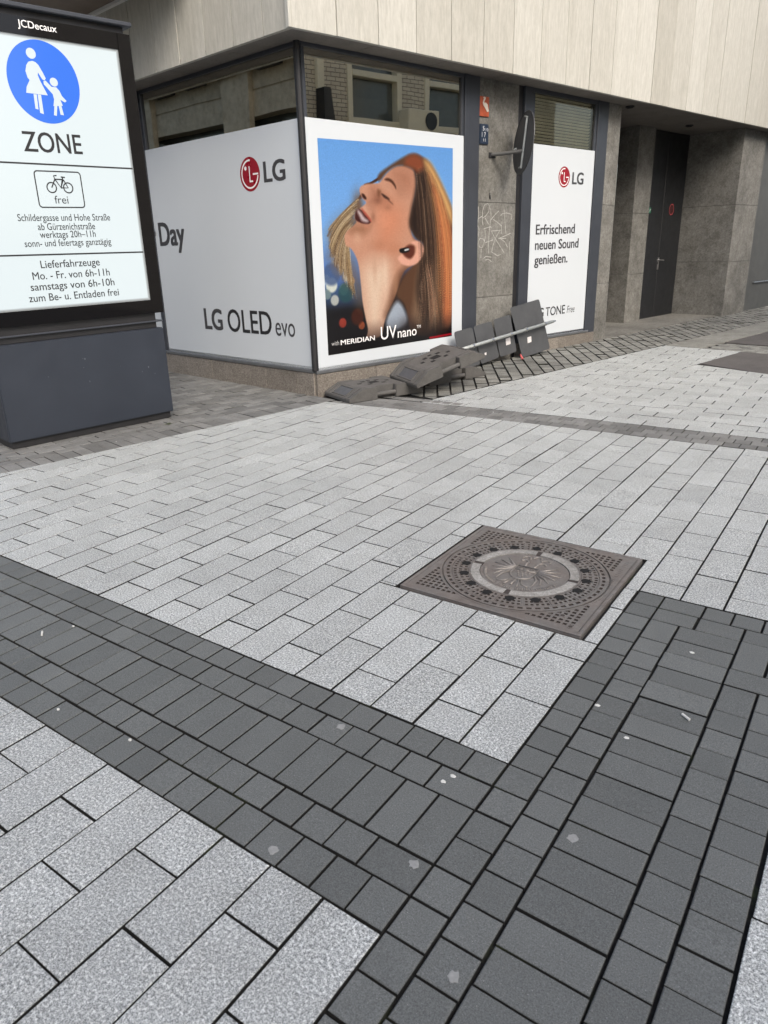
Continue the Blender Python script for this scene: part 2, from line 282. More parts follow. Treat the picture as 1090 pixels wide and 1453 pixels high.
KS = {'woman': [(-0.7668, 2.5849), (-0.7493, 2.6069), (-0.722, 2.6151), (-0.7006, 2.6097), (-0.6841, 2.5945), (-0.6623, 2.5515), (-0.6478, 2.5174), (-0.6597, 2.5029), (-0.6734, 2.5096), (-0.695, 2.5479), (-0.7001, 2.5321), (-0.6901, 2.4997), (-0.6529, 2.4129), (-0.7985, 2.4156), (-0.7895, 2.4519), (-0.7612, 2.4953), (-0.772, 2.5092), (-0.7792, 2.5486)], 'wl1': [(-0.7507, 2.412), (-0.7291, 2.412), (-0.7337, 2.3187), (-0.7537, 2.3222)], 'wl2': [(-0.7222, 2.4126), (-0.6994, 2.4117), (-0.7016, 2.2921), (-0.7259, 2.2985)], 'child': [(-0.6675, 2.498), (-0.6515, 2.5037), (-0.6171, 2.4692), (-0.5842, 2.4694), (-0.5643, 2.4484), (-0.553, 2.4181), (-0.5245, 2.3891), (-0.5382, 2.3794), (-0.5693, 2.3935), (-0.5567, 2.3567), (-0.6246, 2.3487), (-0.6122, 2.3917), (-0.6161, 2.4226), (-0.6287, 2.437), (-0.6674, 2.4795)], 'cl1': [(-0.6163, 2.3558), (-0.5961, 2.3564), (-0.6117, 2.2887), (-0.6314, 2.2913)], 'cl2': [(-0.5876, 2.3572), (-0.5681, 2.3599), (-0.56, 2.2969), (-0.5827, 2.2973)], 'heads': [(-0.7227, 2.6598), (-0.7287, 2.6273), (-0.6899, 2.6609), (-0.5951, 2.5003), (-0.6, 2.473), (-0.5667, 2.5012)], 'bike': [(-0.7316, 1.8199), (-0.7376, 1.7865), (-0.612, 1.8201), (-0.6181, 1.785), (-0.6999, 1.876), (-0.7056, 1.8979), (-0.6834, 1.9008), (-0.6394, 1.8744), (-0.6639, 1.8191), (-0.6546, 1.8917), (-0.6245, 1.8893), (-0.6413, 1.891)]}
GR = [[(2.39, 1.5), (2.376, 1.559), (2.38, 1.648), (2.408, 1.706), (2.462, 1.721), (2.494, 1.692), (2.483, 1.64), (2.436, 1.596), (2.376, 1.57)], [(2.425, 1.574), (2.488, 1.506)], [(2.306, 1.691), (2.315, 1.611), (2.3, 1.501), (2.325, 1.464), (2.315, 1.382)], [(2.31, 1.567), (2.375, 1.593)], [(2.513, 1.677), (2.523, 1.581), (2.507, 1.498)], [(2.657, 1.647), (2.584, 1.603), (2.518, 1.551)], [(2.561, 1.558), (2.637, 1.527), (2.709, 1.488)], [(2.691, 1.594), (2.709, 1.613), (2.786, 1.624), (2.877, 1.609), (2.88, 1.555)], [(2.745, 1.662), (2.763, 1.556), (2.79, 1.403)], [(2.713, 1.534), (2.711, 1.45), (2.706, 1.404)], [(2.404, 1.463), (2.514, 1.483), (2.539, 1.468)], [(2.422, 1.455), (2.437, 1.395), (2.42, 1.335), (2.386, 1.268), (2.336, 1.277), (2.317, 1.33), (2.346, 1.367), (2.401, 1.358), (2.42, 1.335)], [(2.367, 1.261), (2.364, 1.162)], [(2.502, 1.476), (2.493, 1.378), (2.484, 1.272), (2.499, 1.203)], [(2.433, 1.319), (2.569, 1.346)], [(2.534, 1.438), (2.692, 1.443), (2.716, 1.465)], [(2.534, 1.438), (2.593, 1.368), (2.768, 1.201), (2.652, 1.174), (2.549, 1.216), (2.571, 1.293), (2.606, 1.36), (2.679, 1.443)], [(2.657, 1.359), (2.799, 1.352)], [(2.875, 1.409), (2.664, 1.355)], [(2.696, 1.354), (2.775, 1.318), (2.823, 1.262)], [(2.853, 1.323), (2.875, 1.166)], [(2.408, 1.156), (2.45, 1.174), (2.545, 1.163)], [(2.445, 1.136), (2.489, 1.145), (2.547, 1.116)]]
BIRD= [(2.3359, 2.7304), (2.3561, 2.738), (2.3767, 2.7338), (2.3772, 2.7191), (2.3622, 2.706), (2.3527, 2.6845), (2.3834, 2.6869), (2.4097, 2.6712), (2.4215, 2.6302), (2.4326, 2.61), (2.4017, 2.6018), (2.3696, 2.6382), (2.3432, 2.66), (2.3323, 2.6828), (2.3417, 2.7073), (2.3514, 2.7229)]
GUM = [(-0.341, -0.588), (-0.037, -0.434), (0.171, -0.621), (-0.488, -0.128), (0.24, -0.157)]
DROP = [(-0.116, -0.161), (0.235, 0.284), (0.353, 0.469), (-0.105, -0.128), (-1.789, -0.317), (0.115, 0.388), (0.285, 0.854)]
BITS = [(-1.739, -0.216), (-1.299, -0.557), (-0.978, -0.523), (-1.923, 3.822), (-1.809, 0.917), (-3.495, 3.854), (-1.671, 8.027), (-4.011, 1.636), (0.022, 1.715)]

# ================================================================== GROUND AND PAVING
JD = .018                                              # joint depth below the paving tops
def clip(poly, a, b, c):
    out = []
    for i in range(len(poly)):
        p, q = poly[i], poly[(i+1) % len(poly)]; dp, dq = a*p[0]+b*p[1]-c, a*q[0]+b*q[1]-c
        if dp <= 0: out.append(p)
        if (dp < 0) != (dq < 0) and dp != dq:
            t = dp/(dp-dq); out.append((p[0]+(q[0]-p[0])*t, p[1]+(q[1]-p[1])*t))
    r = []
    for p in out:
        if not r or math.hypot(p[0]-r[-1][0], p[1]-r[-1][1]) > 1e-5: r.append(p)
    if len(r) > 1 and math.hypot(r[0][0]-r[-1][0], r[0][1]-r[-1][1]) < 1e-5: r.pop()
    return r
def area(p): return sum(p[i][0]*p[(i+1) % len(p)][1]-p[(i+1) % len(p)][0]*p[i][1] for i in range(len(p)))/2
def inset(p, d):
    """move every side of a convex outline inward by d"""
    n = len(p); out = []
    L = []
    for i in range(n):
        a, b = p[i], p[(i+1) % n]; dx, dy = b[0]-a[0], b[1]-a[1]; l = math.hypot(dx, dy); nx, ny = -dy/l, dx/l
        L.append((nx, ny, nx*a[0]+ny*a[1]+d))
    for i in range(n):
        a1, b1, c1 = L[i-1]; a2, b2, c2 = L[i]; D = a1*b2-a2*b1
        if abs(D) < 1e-6: out.append((p[i][0]+a2*d, p[i][1]+b2*d)); continue
        out.append(((c1*b2-c2*b1)/D, (a1*c2-a2*c1)/D))
    return out
def stone(mb, poly, gap, cham, zj=.0007, base=0., depth=None, tilt=.0012):
    """one paving stone from a convex outline in metres: sides, rounded arris, top"""
    if len(poly) < 3: return
    if area(poly) < 0: poly = poly[::-1]
    if area(poly) < .0012: return
    g = gap/2*random.uniform(.88, 1.2)
    cx = sum(p[0] for p in poly)/len(poly); cy = sum(p[1] for p in poly)/len(poly)
    jx, jy = random.gauss(0, gap*.09), random.gauss(0, gap*.09); ro = random.gauss(0, .0016)
    poly = [(cx+jx+(x-cx)-(y-cy)*ro, cy+jy+(y-cy)+(x-cx)*ro) for x, y in poly]
    dz = base+random.gauss(0, zj); tx, ty = random.gauss(0, tilt), random.gauss(0, tilt); t = random.random()
    lv = [(g, -(depth or JD)-.004), (g, -cham), (g+cham*.35, -cham*.35), (g+cham, 0)]
    rings = []
    for d, z in lv:
        q = inset(poly, d)
        if area(q) < .0003: return
        rings.append([(x, y, z+dz+(x-cx)*tx*2+(y-cy)*ty*2) for x, y in q])
    n = len(poly)
    for a, b in zip(rings, rings[1:]):
        for i in range(n):
            j = (i+1) % n; mb.poly([a[i], a[j], b[j], b[i]], t, 1 if b is rings[1] else 0)
    mb.poly(rings[-1], t)
def rect(v0, v1, u0, u1): return [(v0, u0), (v1, u0), (v1, u1), (v0, u1)]
def sc(p): return [(x*U, y*U) for x, y in p]

gr = MB(); gr.poly([(-150, -150, -JD), (150, -150, -JD), (150, 150, -JD), (-150, 150, -JD)])
tag(gr.build('ground', M_joint), kind='structure')
SW = 1.545
def warp(v): return -.0014*(v+6)**2 if v < -6 else 0.
# --- main light field and its strip beyond the crossing
mb = MB(); FV = [(-30, warp(-30), .0014*2*24), (-22, warp(-22), .0014*2*16), (-14, warp(-14), .0014*2*8)]
MH = (-8.44, -.55, 7.2, 15.1)
for k in range(-30, 27):
    v1 = -k*SW; v0 = v1-SW; ph = 1.48 if k % 2 else 0.
    u = ph-2.95
    while u < 36:
        lo, hi = u, u+2.95
        if random.random() < .06 and lo > 16:
            cuts = [(lo, lo+1.48), (lo+1.48, hi)]
        else: cuts = [(lo, hi)]
        u = hi
        for a, b in cuts:
            p = rect(v0, v1, a, b)
            p = clip(p, 0, -1, -(0. if v1 <= .01 else 12.05))
            p = clip(p, 0, 1, 35.5)
            for vv, f, sl_ in FV: p = clip(p, -sl_, 1, 35.5+f-sl_*vv)
            p = clip(p, -1, .2, 40.8)
            if len(p) < 3: continue
            # leave the manhole out
            if v0 < MH[1]-.01 and v1 > MH[0]+.01 and b > MH[2] and a < MH[3]:
                for q in (clip(p, 0, 1, MH[2]), clip(p, 0, -1, -MH[3]), clip(clip(clip(p, 1, 0, MH[0]), 0, -1, -MH[2]), 0, 1, MH[3]), clip(clip(clip(p, -1, 0, -MH[1]), 0, -1, -MH[2]), 0, 1, MH[3])):
                    if len(q) >= 3 and v0 < -1.6 or (len(q) >= 3 and max(y for _, y in q) <= MH[2]+.01) or (len(q) >= 3 and min(y for _, y in q) >= MH[3]-.01): stone(mb, sc(q), .0072, .002)
            else: stone(mb, sc(p), .0072, .002)
for a, b in ((7.2, 10.1), (10.1, 11.97), (11.97, 15.1)): stone(mb, sc(rect(-.55, 0, a, b)), .0072, .002)
tag(mb.build('pavement', [M_slab, M_joint]), kind='structure')
# --- lower left and lower right light fields
mb = MB()
for k in range(0, 30):
    v1 = -k*SW; v0 = v1-SW; u = -6.1-(1.48 if k % 2 else 2.95)
    for lo in [-6.1]+[u-2.95*i for i in range(0, 9)]:
        hi = lo; lo2 = u if hi == -6.1 else hi-2.95
        stone(mb, sc(rect(v0, v1, lo2, hi)), .0062, .0022)
for k in range(0, 26):
    v0 = 6.12+k*SW; v1 = v0+SW; u = 5.9
    for i in range(13):
        l = 1.48 if (i == 0 and k % 2 == 0) else 2.95
        stone(mb, sc(rect(v0, v1, u-l, u)), .0062, .0022); u -= l
tag(mb.build('pavement', [M_slab, M_joint]), kind='structure')
# --- dark paver bands
mb = MB(); G_, C_ = .0062, .0034; EX = .006
def dark(v0, v1, u0, u1, g=G_, ev=0., eu=0.): stone(mb, sc(rect(v0+ev, v1-ev, u0+eu, u1-eu)), g, C_)
for i in range(70): dark(-i-1, -i, -1, 0, eu=EX)
dark(-1.5, 0, -2, -1, eu=EX)
for i in range(70): dark(-i-2.5, -i-1.5, -2, -1, eu=EX)
for i in range(70): dark(-i-1, -i, -4, -2, eu=EX)
dark(-1.5, 0, -5, -4, eu=EX)
for i in range(70): dark(-i-2.5, -i-1.5, -5, -4, eu=EX)
for i in range(70): dark(-i-1, -i, -6.1, -5, eu=EX)
for i in range(-30, 12): dark(0, 1, i, i+1, ev=EX)
dark(1, 2.5, 11, 12, ev=EX); dark(1, 2.48, 10, 11, ev=EX); dark(1, 2, 8.54, 10, ev=EX)
for i in range(38): dark(1, 2, 7.54-i, 8.54-i, ev=EX)
for i in range(40): dark(2, 4, 9-i, 10-i, ev=EX)
dark(4, 5, 8.07, 10.05, ev=EX); dark(4, 6.1, 7.04, 8.07, ev=EX); dark(4, 5, 5.52, 7.04, ev=EX)
for i in range(34): dark(4, 5, 4.5-i, 5.52-i, ev=EX)
for i in range(36): dark(5, 6.1, 6.02-i, 7.04-i, ev=EX)
dark(2.48, 4, 10, 11, ev=EX)
for i in range(40): dark(2.5+i, 3.5+i, 11, 12, ev=EX)
for i in range(40): dark(4+i, 5+i, 10.05, 11, ev=EX)
for i in range(20): dark(5+2*i, 7+2*i, 8.07, 10.05, ev=EX)
for i in range(38): dark(6.1+i, 7.1+i, 7.04, 8.07, ev=EX)
for i in range(38): dark(6.1+i, 7.1+i, 5.95, 7.04, ev=EX)
tag(mb.build('paving_band', [M_paver, M_joint]), kind='structure')
# --- narrow far band (three rows in running bond, bending towards the corner)
mb = MB()
for r in range(3):
    for i in range(74):
        v0 = -32.4+i+(.5 if r % 2 else 0); a, b = 35.52+r*1.06, 35.52+(r+1)*1.06
        stone(mb, sc([(v0, a+warp(v0)), (v0+1, a+warp(v0+1)), (v0+1, b+warp(v0+1)), (v0, b+warp(v0))]), .0045, .003)
tag(mb.build('paving_band', [M_paver_old, M_joint]), kind='structure')
# --- light field beyond the band: long sides across the view
mb = MB()
def rg2(s, o): p = RG(s, o, 0); return (p.x, p.y)
def half(p0, p1, inside):
    """a, b, c of the half-plane bounded by p0-p1 that holds `inside`"""
    a, b = -(p1[1]-p0[1]), p1[0]-p0[0]; c = a*p0[0]+b*p0[1]
    return (a, b, c) if a*inside[0]+b*inside[1] <= c else (-a, -b, -c)
H_wall = half(rg2(0, .95), rg2(6, .95), rg2(3, 4)); H_end = half(rg2(4.83, 0), rg2(4.83, 5), rg2(2, 1))
for r in range(0, 40):
    a, b = 38.74+r*1.55, 38.74+(r+1)*1.55
    for i in range(-2, 24):
        v0 = -34+i*2.95+(1.48 if r % 2 else 0); v1 = v0+2.95
        p = sc([(v0, a+warp(v0)), (v1, a+warp(v1)), (v1, b+warp(v1)), (v0, b+warp(v0))])
        p = clip(p, *H_wall); p = clip(p, *H_end)
        if len(p) < 3: continue
        near = clip(p, *half(rg2(0, 1.9), rg2(5, 1.9), rg2(2, 1)))          # the part between the facade and the asphalt
        far = clip(clip(p, *half(rg2(0, 1.9), rg2(5, 1.9), rg2(2, 4))), *half(rg2(3.7, 1.9), rg2(3.56, 2.7), rg2(1, 2)))
        if len(near) >= 3 and len(far) >= 3 and min(x for x in [1]) and all(((q[0]-CX)*DR[0]+(q[1]-CY)*DR[1]) < 3.5 for q in p): stone(mb, p, .0072, .002)
        else:
            for q in (near, far):
                if len(q) >= 3: stone(mb, q, .0072, .002)
tag(mb.build('pavement', [M_slab, M_joint]), kind='structure')
# --- setts along the right facade, laid diagonally
mb = MB(); e1 = (-.72, .69); e2 = (.69, .72)              # (s, o) directions: thick joints run along e1
HS = [half((0, .012), (6, .012), (3, .5)), half((0, .935), (6, .935), (3, .5))]
for i in range(-2, 84):
    for j in range(-125, 20):
        for_s = [(i*.127, j*.105), ((i+1)*.127, j*.105), ((i+1)*.127, (j+1)*.105), (i*.127, (j+1)*.105)]
        off = random.gauss(0, .02)
        p = [(a*e2[0]+(b+off)*e1[0], a*e2[1]+(b+off)*e1[1]) for a, b in for_s]
        if max(q[0] for q in p) < .55 or min(q[0] for q in p) > 13: continue
        if min(q[1] for q in p) > .93 or max(q[1] for q in p) < .02: continue
        for h in HS: p = clip(p, *h) if len(p) >= 3 else p
        p = clip(p, 1, 0, 12.5) if len(p) >= 3 else p
        p = clip(p, -1, 0, -.62) if len(p) >= 3 else p
        if 4.95 < sum(q[0] for q in p)/max(1, len(p)) < 8.4 and len(p) >= 3: p = clip(p, 0, -1, -.02)
        if len(p) >= 3:
            c0 = sum(q[0] for q in p)/len(p); w_ = .017 if c0 < 7 else .01
            q = [(a+e2[0]*0, b) for a, b in p]
            # thick joint: pull the stone in along e2
            m0 = sum(a*e2[0]+b*e2[1] for a, b in q)/len(q)
            q = [(a-e2[0]*((a*e2[0]+b*e2[1])-m0)*.13, b-e2[1]*((a*e2[0]+b*e2[1])-m0)*.13) for a, b in q]
            stone(mb, [rg2(a, b) for a, b in q], .0016, .0018, .0016, tilt=.004)
tag(mb.build('pavement_setts', [M_sett, M_joint]), kind='structure')
# --- small dark pavers in the lane along the left facade and under the kiosk
mb = MB()
bd = (U*.2, U*1.0); bl = math.hypot(*bd); bd = (bd[0]/bl, bd[1]/bl); bn = (-bd[1], bd[0])      # along the boundary / away from the light field
B0 = (-40.8*U, 0.)
H_b = (bn[0]*-1, bn[1]*-1, -(bn[0]*B0[0]+bn[1]*B0[1]))
def bp(a, c): return (B0[0]+bd[0]*a+bn[0]*c, B0[1]+bd[1]*a+bn[1]*c)
for r in range(0, 60):
    if r == 0: c0, c1, l = 0., .2, .1
    elif r == 1: c0, c1, l = .2, .3, .2
    else: c0, c1, l = .3+(r-2)*.1, .4+(r-2)*.1, .2
    a = -3.5+(l/2 if r % 2 else 0)
    while a < 4.6:
        p = [bp(a, c0), bp(a+l, c0), bp(a+l, c1), bp(a, c1)]
        q0 = LW(0, .012, 0); q1 = LW(3, .012, 0); qi = LW(1, 2, 0)
        p = clip(p, *half((q0.x, q0.y), (q1.x, q1.y), (qi.x, qi.y)))
        if len(p) >= 3: stone(mb, p, .006, .004, .0014, tilt=.003)
        a += l
tag(mb.build('pavement', [M_paver_old, M_joint]), kind='structure')
# triangle between the light field's end, the band and the corner
mb = MB()
for i in range(14):
    for j in range(5):
        p = [(-35.5+i*1.0+(.5 if j % 2 else 0), 34.2+j*1.05), (-34.5+i+(.5 if j % 2 else 0), 34.2+j*1.05), (-34.5+i+(.5 if j % 2 else 0), 35.2+j*1.05), (-35.5+i+(.5 if j % 2 else 0), 35.2+j*1.05)]
        p = sc(p); v = sum(q[0] for q in p)/4/U; u = sum(q[1] for q in p)/4/U
        s_ = (p[0][0]-CX)*DR[0]+(p[0][1]-CY)*DR[1]; o_ = (p[0][0]-CX)*NR[0]+(p[0][1]-CY)*NR[1]
        ol = (p[0][0]-CX)*NL[0]+(p[0][1]-CY)*NL[1]
        if u < 38.8+warp(v) and v > -32.4: continue
        if o_ < .06 and ol < .06: continue
        if v < -40.6+.2*u or s_ > .6: continue
        stone(mb, p, .006, .004, .0014)
tag(mb.build('pavement', [M_paver_old, M_joint]), kind='structure')
# --- asphalt patch, road, kerb at the far right
def sheet(name, pts, z, mat):
    b = MB(); b.prism(lambda x, y, c: RG(x, y, c), pts, -JD-.003, z); tag(b.build(name, mat), kind='structure')
sheet('asphalt_patch', [(3.79, 1.9), (4.83, 1.9), (4.83, 9), (2.6, 9), (3.56, 2.7)], -.001, M_asph)
sheet('road', [(5.5, 1.42), (30, 1.62), (30, 9), (5.5, 9)], -.003, M_asph)
mb = MB()
for i in range(7):
    for j in range(60):
        o0 = 1.42+j*.125+(.06 if i % 2 else 0)
        if i < 6 or j > 30: stone(mb, [rg2(4.84+i*.095, o0), rg2(4.84+(i+1)*.095, o0), rg2(4.84+(i+1)*.095, o0+.125), rg2(4.84+i*.095, o0+.125)], .006, .004, .0015)
tag(mb.build('pavement_setts', [M_sett, M_joint]), kind='structure')
mb = MB(); mb.prism(lambda x, y, c: RG(x, y, c), [(4.84, .955), (12.5, .955), (12.5, 1.5), (5.5, 1.41), (4.84, 1.41)], -.03, .004)
tag(mb.build('kerb', M_kerb, bevel=.004), kind='structure')
b = MB(); b.box(RG, 5.0, 8.42, -1.3, -.002, -.02, .008); tag(b.build('entrance_floor', M_conc), kind='structure')

# ================================================================== CORNER BUILDING
bld = thing('corner_building', 'shop building on the street corner with pale stone cladding above dark framed windows', 'building', RW(0, 0, 0))
# plinth
mb = MB(); ss = [-.0, .75, 1.6, 2.29]
for a, b in zip(ss, ss[1:]): mb.box(RW, a+.002, b-.002, -.12, .012, -.4, .205, random.random())
mb.build('plinth', M_plinth, bld, .004); mb = MB()
for a, b in ((3.03, 3.9), (3.9, 4.70)): mb.box(RW, a+.002, b-.002, -.12, .012, -.4, .205, random.random())
mb.build('plinth', M_plinth, bld, .004)
mb = MB(); ss = [.022, .28, .74, 1.68, 2.6, 3.5, 4.6, 5.6, 6.8]
for a, b in zip(ss, ss[1:]): mb.box(LW, a+.002, b-.002, -.12, .012, -.4, .215, random.random())
mb.build('plinth', M_plinth, bld, .004)
mb = MB(); mb.box(RW, -.0, 2.16, -.1, .02, .208, .238); mb.build('window_sill', M_sill, bld, .004)
mb = MB(); mb.box(RW, 3.1, 4.55, -.1, .02, .208, .238); mb.build('window_sill', M_sill, bld, .004)
mb = MB(); mb.box(LW, .024, 6.8, -.1, .02, .218, .25); mb.build('window_sill', M_sill, bld, .004)
# shop windows: frame + pane + blind
def window(M, s0, s1, z0, z1, fw, glass=M_glass, name='shop_window', depth=.07, front=0., sides=(1, 1)):
    f = MB()
    f.box(M, s0, s1, -depth, front, z1-fw, z1); f.box(M, s0, s1, -depth, front, z0, z0+.03)
    if sides[0]: f.box(M, s0, s0+fw, -depth, front-.001, z0+.03, z1-fw)
    if sides[1]: f.box(M, s1-fw, s1, -depth, front-.001, z0+.03, z1-fw)
    fo = f.build(name, M_frame, bld, .004)
    g = MB(); a = s0+(fw if sides[0] else 0); b = s1-(fw if sides[1] else 0)
    g.box(M, a+.001, b-.001, -.032, -.022, z0+.031, z1-fw-.001); g.build('pane', glass, fo)
    return fo
window(RW, .03, 2.052, .238, 2.955, .035)
window(LW, .03, 2.53, .25, 2.955, .035)
window(LW, 2.6, 6.8, .25, 2.955, .05)
window(RW, 3.18, 4.47, .238, 2.955, .045, M_glass_clear)
mb = MB(); mb.tube([RW(.0, -.015, .24), RW(.0, -.015, 2.953)], .028, 12); mb.build('corner_post', M_dark, bld)
mb = MB(); mb.box(LW, 2.531, 2.6, -.1, .014, .25, 2.953); mb.build('mullion', M_frame, bld, .004)
mb = MB(); mb.box(RW, 2.054, 2.125, -.10, .012, .235, 2.953); mb.build('mullion', M_frame, bld, .004); mb = MB(); mb.box(RW, 2.127, 2.29, -.10, .004, -.3, 2.953); mb.build('mullion', M_frame, bld, .004)
mb = MB(); mb.box(RW, 2.95, 3.03, -.13, -.02, -.3, 2.953); mb.build('mullion', M_dark, bld, .003)
mb = MB(); mb.box(RW, 3.032, 3.178, -.1, .01, .2, 2.953); mb.build('mullion', M_frame, bld, .004)
mb = MB(); mb.box(RW, 4.472, 4.70, -.1, .01, .2, 2.953); mb.build('mullion', M_frame, bld, .004)
# dark header between panes and soffit
# blinds behind the narrow window
mb = MB()
for i in range(17):
    z = 2.36+i*.033
    mb.poly([RW(3.24, -.085, z), RW(4.42, -.085, z), RW(4.42, -.062, z+.02), RW(3.24, -.062, z+.02)])
mb.build('blind', mat_plain('blind_slat', (.5, .48, .38, 1), .5, 0, .25, 3), bld)
mb = MB(); mb.box(RW, .1, 4.6, -1.3, -1.25, -.3, 2.9); mb.build('interior_wall', M_inner, bld); mb = MB(); mb.box(LW, 1.4, 6.7, -1.3, -1.25, -.3, 2.9); mb.build('interior_wall', M_inner, bld)
# stone panel between the windows, with scratched graffiti
mb = MB()
for a, b in ((-.4, .775), (.779, 1.77), (1.774, 2.953)): mb.box(RW, 2.292, 2.948, -.1, -.012, a, b, random.random())
sp = mb.build('stone_panel', M_conc, bld, .002)
mb = MB()
for g in GR: 
    mb.strip(lambda a, o, c: RW(a, o, c+.0165*a), g, .0085, -.010)
mb.build('graffiti', mat_plain('graffiti_scratch', (.36, .355, .335, 1), .8, 0, .35, 30), sp, weld=False)
mb = MB(); mb.tube([RW(2.495, -.011, 1.87), RW(2.49, -.004, 1.84), RW(2.497, -.006, 1.805)], .008, 6); mb.build('bolt', M_dark, sp)
# pillars and the recessed entrance
def pillar(s0, s1, o0, o1, cuts, name='pillar', z1=2.953):
    mb = MB(); zs = [-.4]+cuts+[z1]
    for a, b in zip(zs, zs[1:]): mb.box(RW, s0, s1, o0, o1, a+.0015, b-.0015, random.random())
    return mb.build(name, M_conc, bld, .003)
pillar(4.702, 5.0, -.45, .0, [.82, 1.79])
pillar(6.67, 7.14, -1.0, -.68, [.86, 1.75])
pillar(8.38, 9.2, -1.0, .10, [1.0, 1.86])
mb = MB(); mb.box(RW, 5.0, 6.7, -1.35, -1.05, -.4, 2.953); mb.build('entrance_wall', M_inner, bld)
mb = MB(); mb.box(RW, 5.55, 6.6, -1.05, -1.02, .0, 2.9); eo = mb.build('glass_door', M_dark, bld, .004)
d = MB(); d.box(RW, 7.16, 7.72, -.82, -.76, -.02, 2.95); d.box(RW, 7.726, 8.37, -.82, -.76, -.02, 2.95); do = d.build('entrance_door', M_door, bld, .004)
h = MB(); h.box(RW, 7.70, 7.735, -.76, -.748, .90, 1.09); h.tube([RW(7.718, -.75, 1.05), RW(7.718, -.70, 1.05), RW(7.80, -.70, 1.045)], .009, 8); h.build('handle', M_steel, do, 0)
d = MB(); d.box(RW, 9.2, 14, -.2, .03, -.3, 2.95); 
sh = d.build('garage_shutter', mat_plain('shutter_paint', (.085, .088, .086, 1), .5, 0, .12, 2), bld)
h = MB(); h.tube([RW(9.58, .06, .628), RW(11.5, .06, .64)], .009, 8); h.tube([RW(9.6, .03, .628), RW(9.6, .062, .628)], .008, 6); h.build('handle', M_steel, sh)
# soffit boards with open joints
OV = .30
mb = MB(); s = -.27
while s < 13:
    e = min(s+.905, 14)
    if 4.6 < (s+e)/2 < 9.0: mb.box(RW, s+.004, e-.002, -1.05, OV-.004, 2.953, 2.985, random.random())
    else: mb.box(RW, s+.004, e-.002, -.12, OV-.004, 2.953, 2.985, random.random())
    s = e
mb.build('soffit', M_soffit, bld)
mb = MB(); s = -.262
while s < 6.8:
    e = min(s+.905, 6.9); mb.box(LW, s+.004, e-.002, -.1, OV-.004, 2.9535, 2.986, random.random()); s = e
mb.build('soffit', M_soffit, bld)
for a, b in ((5.15, .02), (7.35, -.28)):
    mb = MB(); mb.tube([RW(a, b, 2.935), RW(a, b, 2.956)], .055, 20); dl_ = mb.build('downlight', M_dark, bld)
    mb = MB(); mb.tube([RW(a, b, 2.930), RW(a, b, 2.9345)], .038, 16); mb.build('lamp_lens', M_hole, dl_)
# cladding: tall stone slabs
def cladding(M, s_list, z0, z1):
    mb = MB()
    for a, b in zip(s_list, s_list[1:]):
        for c, d in ((z0, z1), (z1+.004, z1+3)):
            j = random.gauss(0, .0012)
            mb.box(M, a+.004, b-.004, OV-.04+j, OV+j, c, d, random.random())
    mb.build('stone_cladding', M_trav, bld, .0015)
cladding(RW, [-.30, -.2765+.01, .18]+[.63+.451*i for i in range(32)], 2.945, 5.2)
cladding(LW, [-.2745, .065]+[.46+.3965*i for i in range(17)], 2.945, 5.2)
mb = MB(); mb.box(RW, -.2, 14, -4, .255, 2.99, 8.3); mb.build('wall', M_inner, bld); mb = MB(); mb.box(LW, -.15, 6.9, -4, .2555, 2.99, 8.3); mb.build('wall', M_inner, bld)

# ================================================================== FILMS ON THE WINDOWS
def logo(M, cx, cz, r, par, off):
    mb = MB(); mb.disc(M, cx, cz, r, r, off, 48); lg = mb.build('logo', M_red, par, weld=False)
    k = MB(); R_ = r*.80
    k.strip(M, [(cx+R_*math.cos(t), cz+R_*math.sin(t)) for t in np.linspace(math.radians(-8), math.radians(-278), 40)], r*.10, off+.0006)
    k.strip(M, [(cx+R_*1.04, cz-.02*r), (cx+.30*r, cz-.02*r)], r*.10, off+.0007)
    k.strip(M, [(cx-.02*r, cz+.46*r), (cx-.02*r, cz-.42*r), ], r*.10, off+.0006); k.strip(M, [(cx-.06*r, cz-.42*r), (cx+.28*r, cz-.42*r)], r*.10, off+.0008)
    k.disc(M, cx-.40*r, cz+.36*r, r*.12, r*.12, off+.0006, 16)
    k.build('logo_mark', M_wink, lg, weld=False)
def film(name, label, M, s0, s1, z0, z1, cat='poster'):
    root = thing(name, label, cat, M((s0+s1)/2, 0, z0))
    b = MB(); b.box(M, s0, s1, -.021, .0, z0, z1); b.build('sheet', M_white, root, .0008)
    return root
e_ = .0012
# left facade (read left to right: x = -s)
pl = film('window_poster', 'large grey-white window film with black product lettering on the shaded left shopfront', LT, -2.53, -.032, .252, 2.385, 'window film')
b = MB(); b.box(LT, -6.78, -2.602, -.021, .0, .252, 2.385); b.build('sheet', M_white, pl, .0008)
logo(LT, -.757, 2.006, .148, pl, e_)
text('LG', LT, -.557, 1.922, .305, .168, M_inkg, pl, e_, bold=.028)
text('Day', LT, -2.45, 1.415, .505, .232, M_inkg, pl, e_, bold=.03)
text('r', LT, -2.625, 1.415, .13, .232, M_inkg, pl, .0155, bold=.03)
text('LG', LT, -1.745, .545, .33, .21, M_inkg, pl, e_, bold=.03)
text('OLED', LT, -1.325, .540, .72, .222, M_ink, pl, e_, bold=.012)
text('evo', LT, -.552, .540, .29, .185, M_inkg, pl, e_, bold=.004)
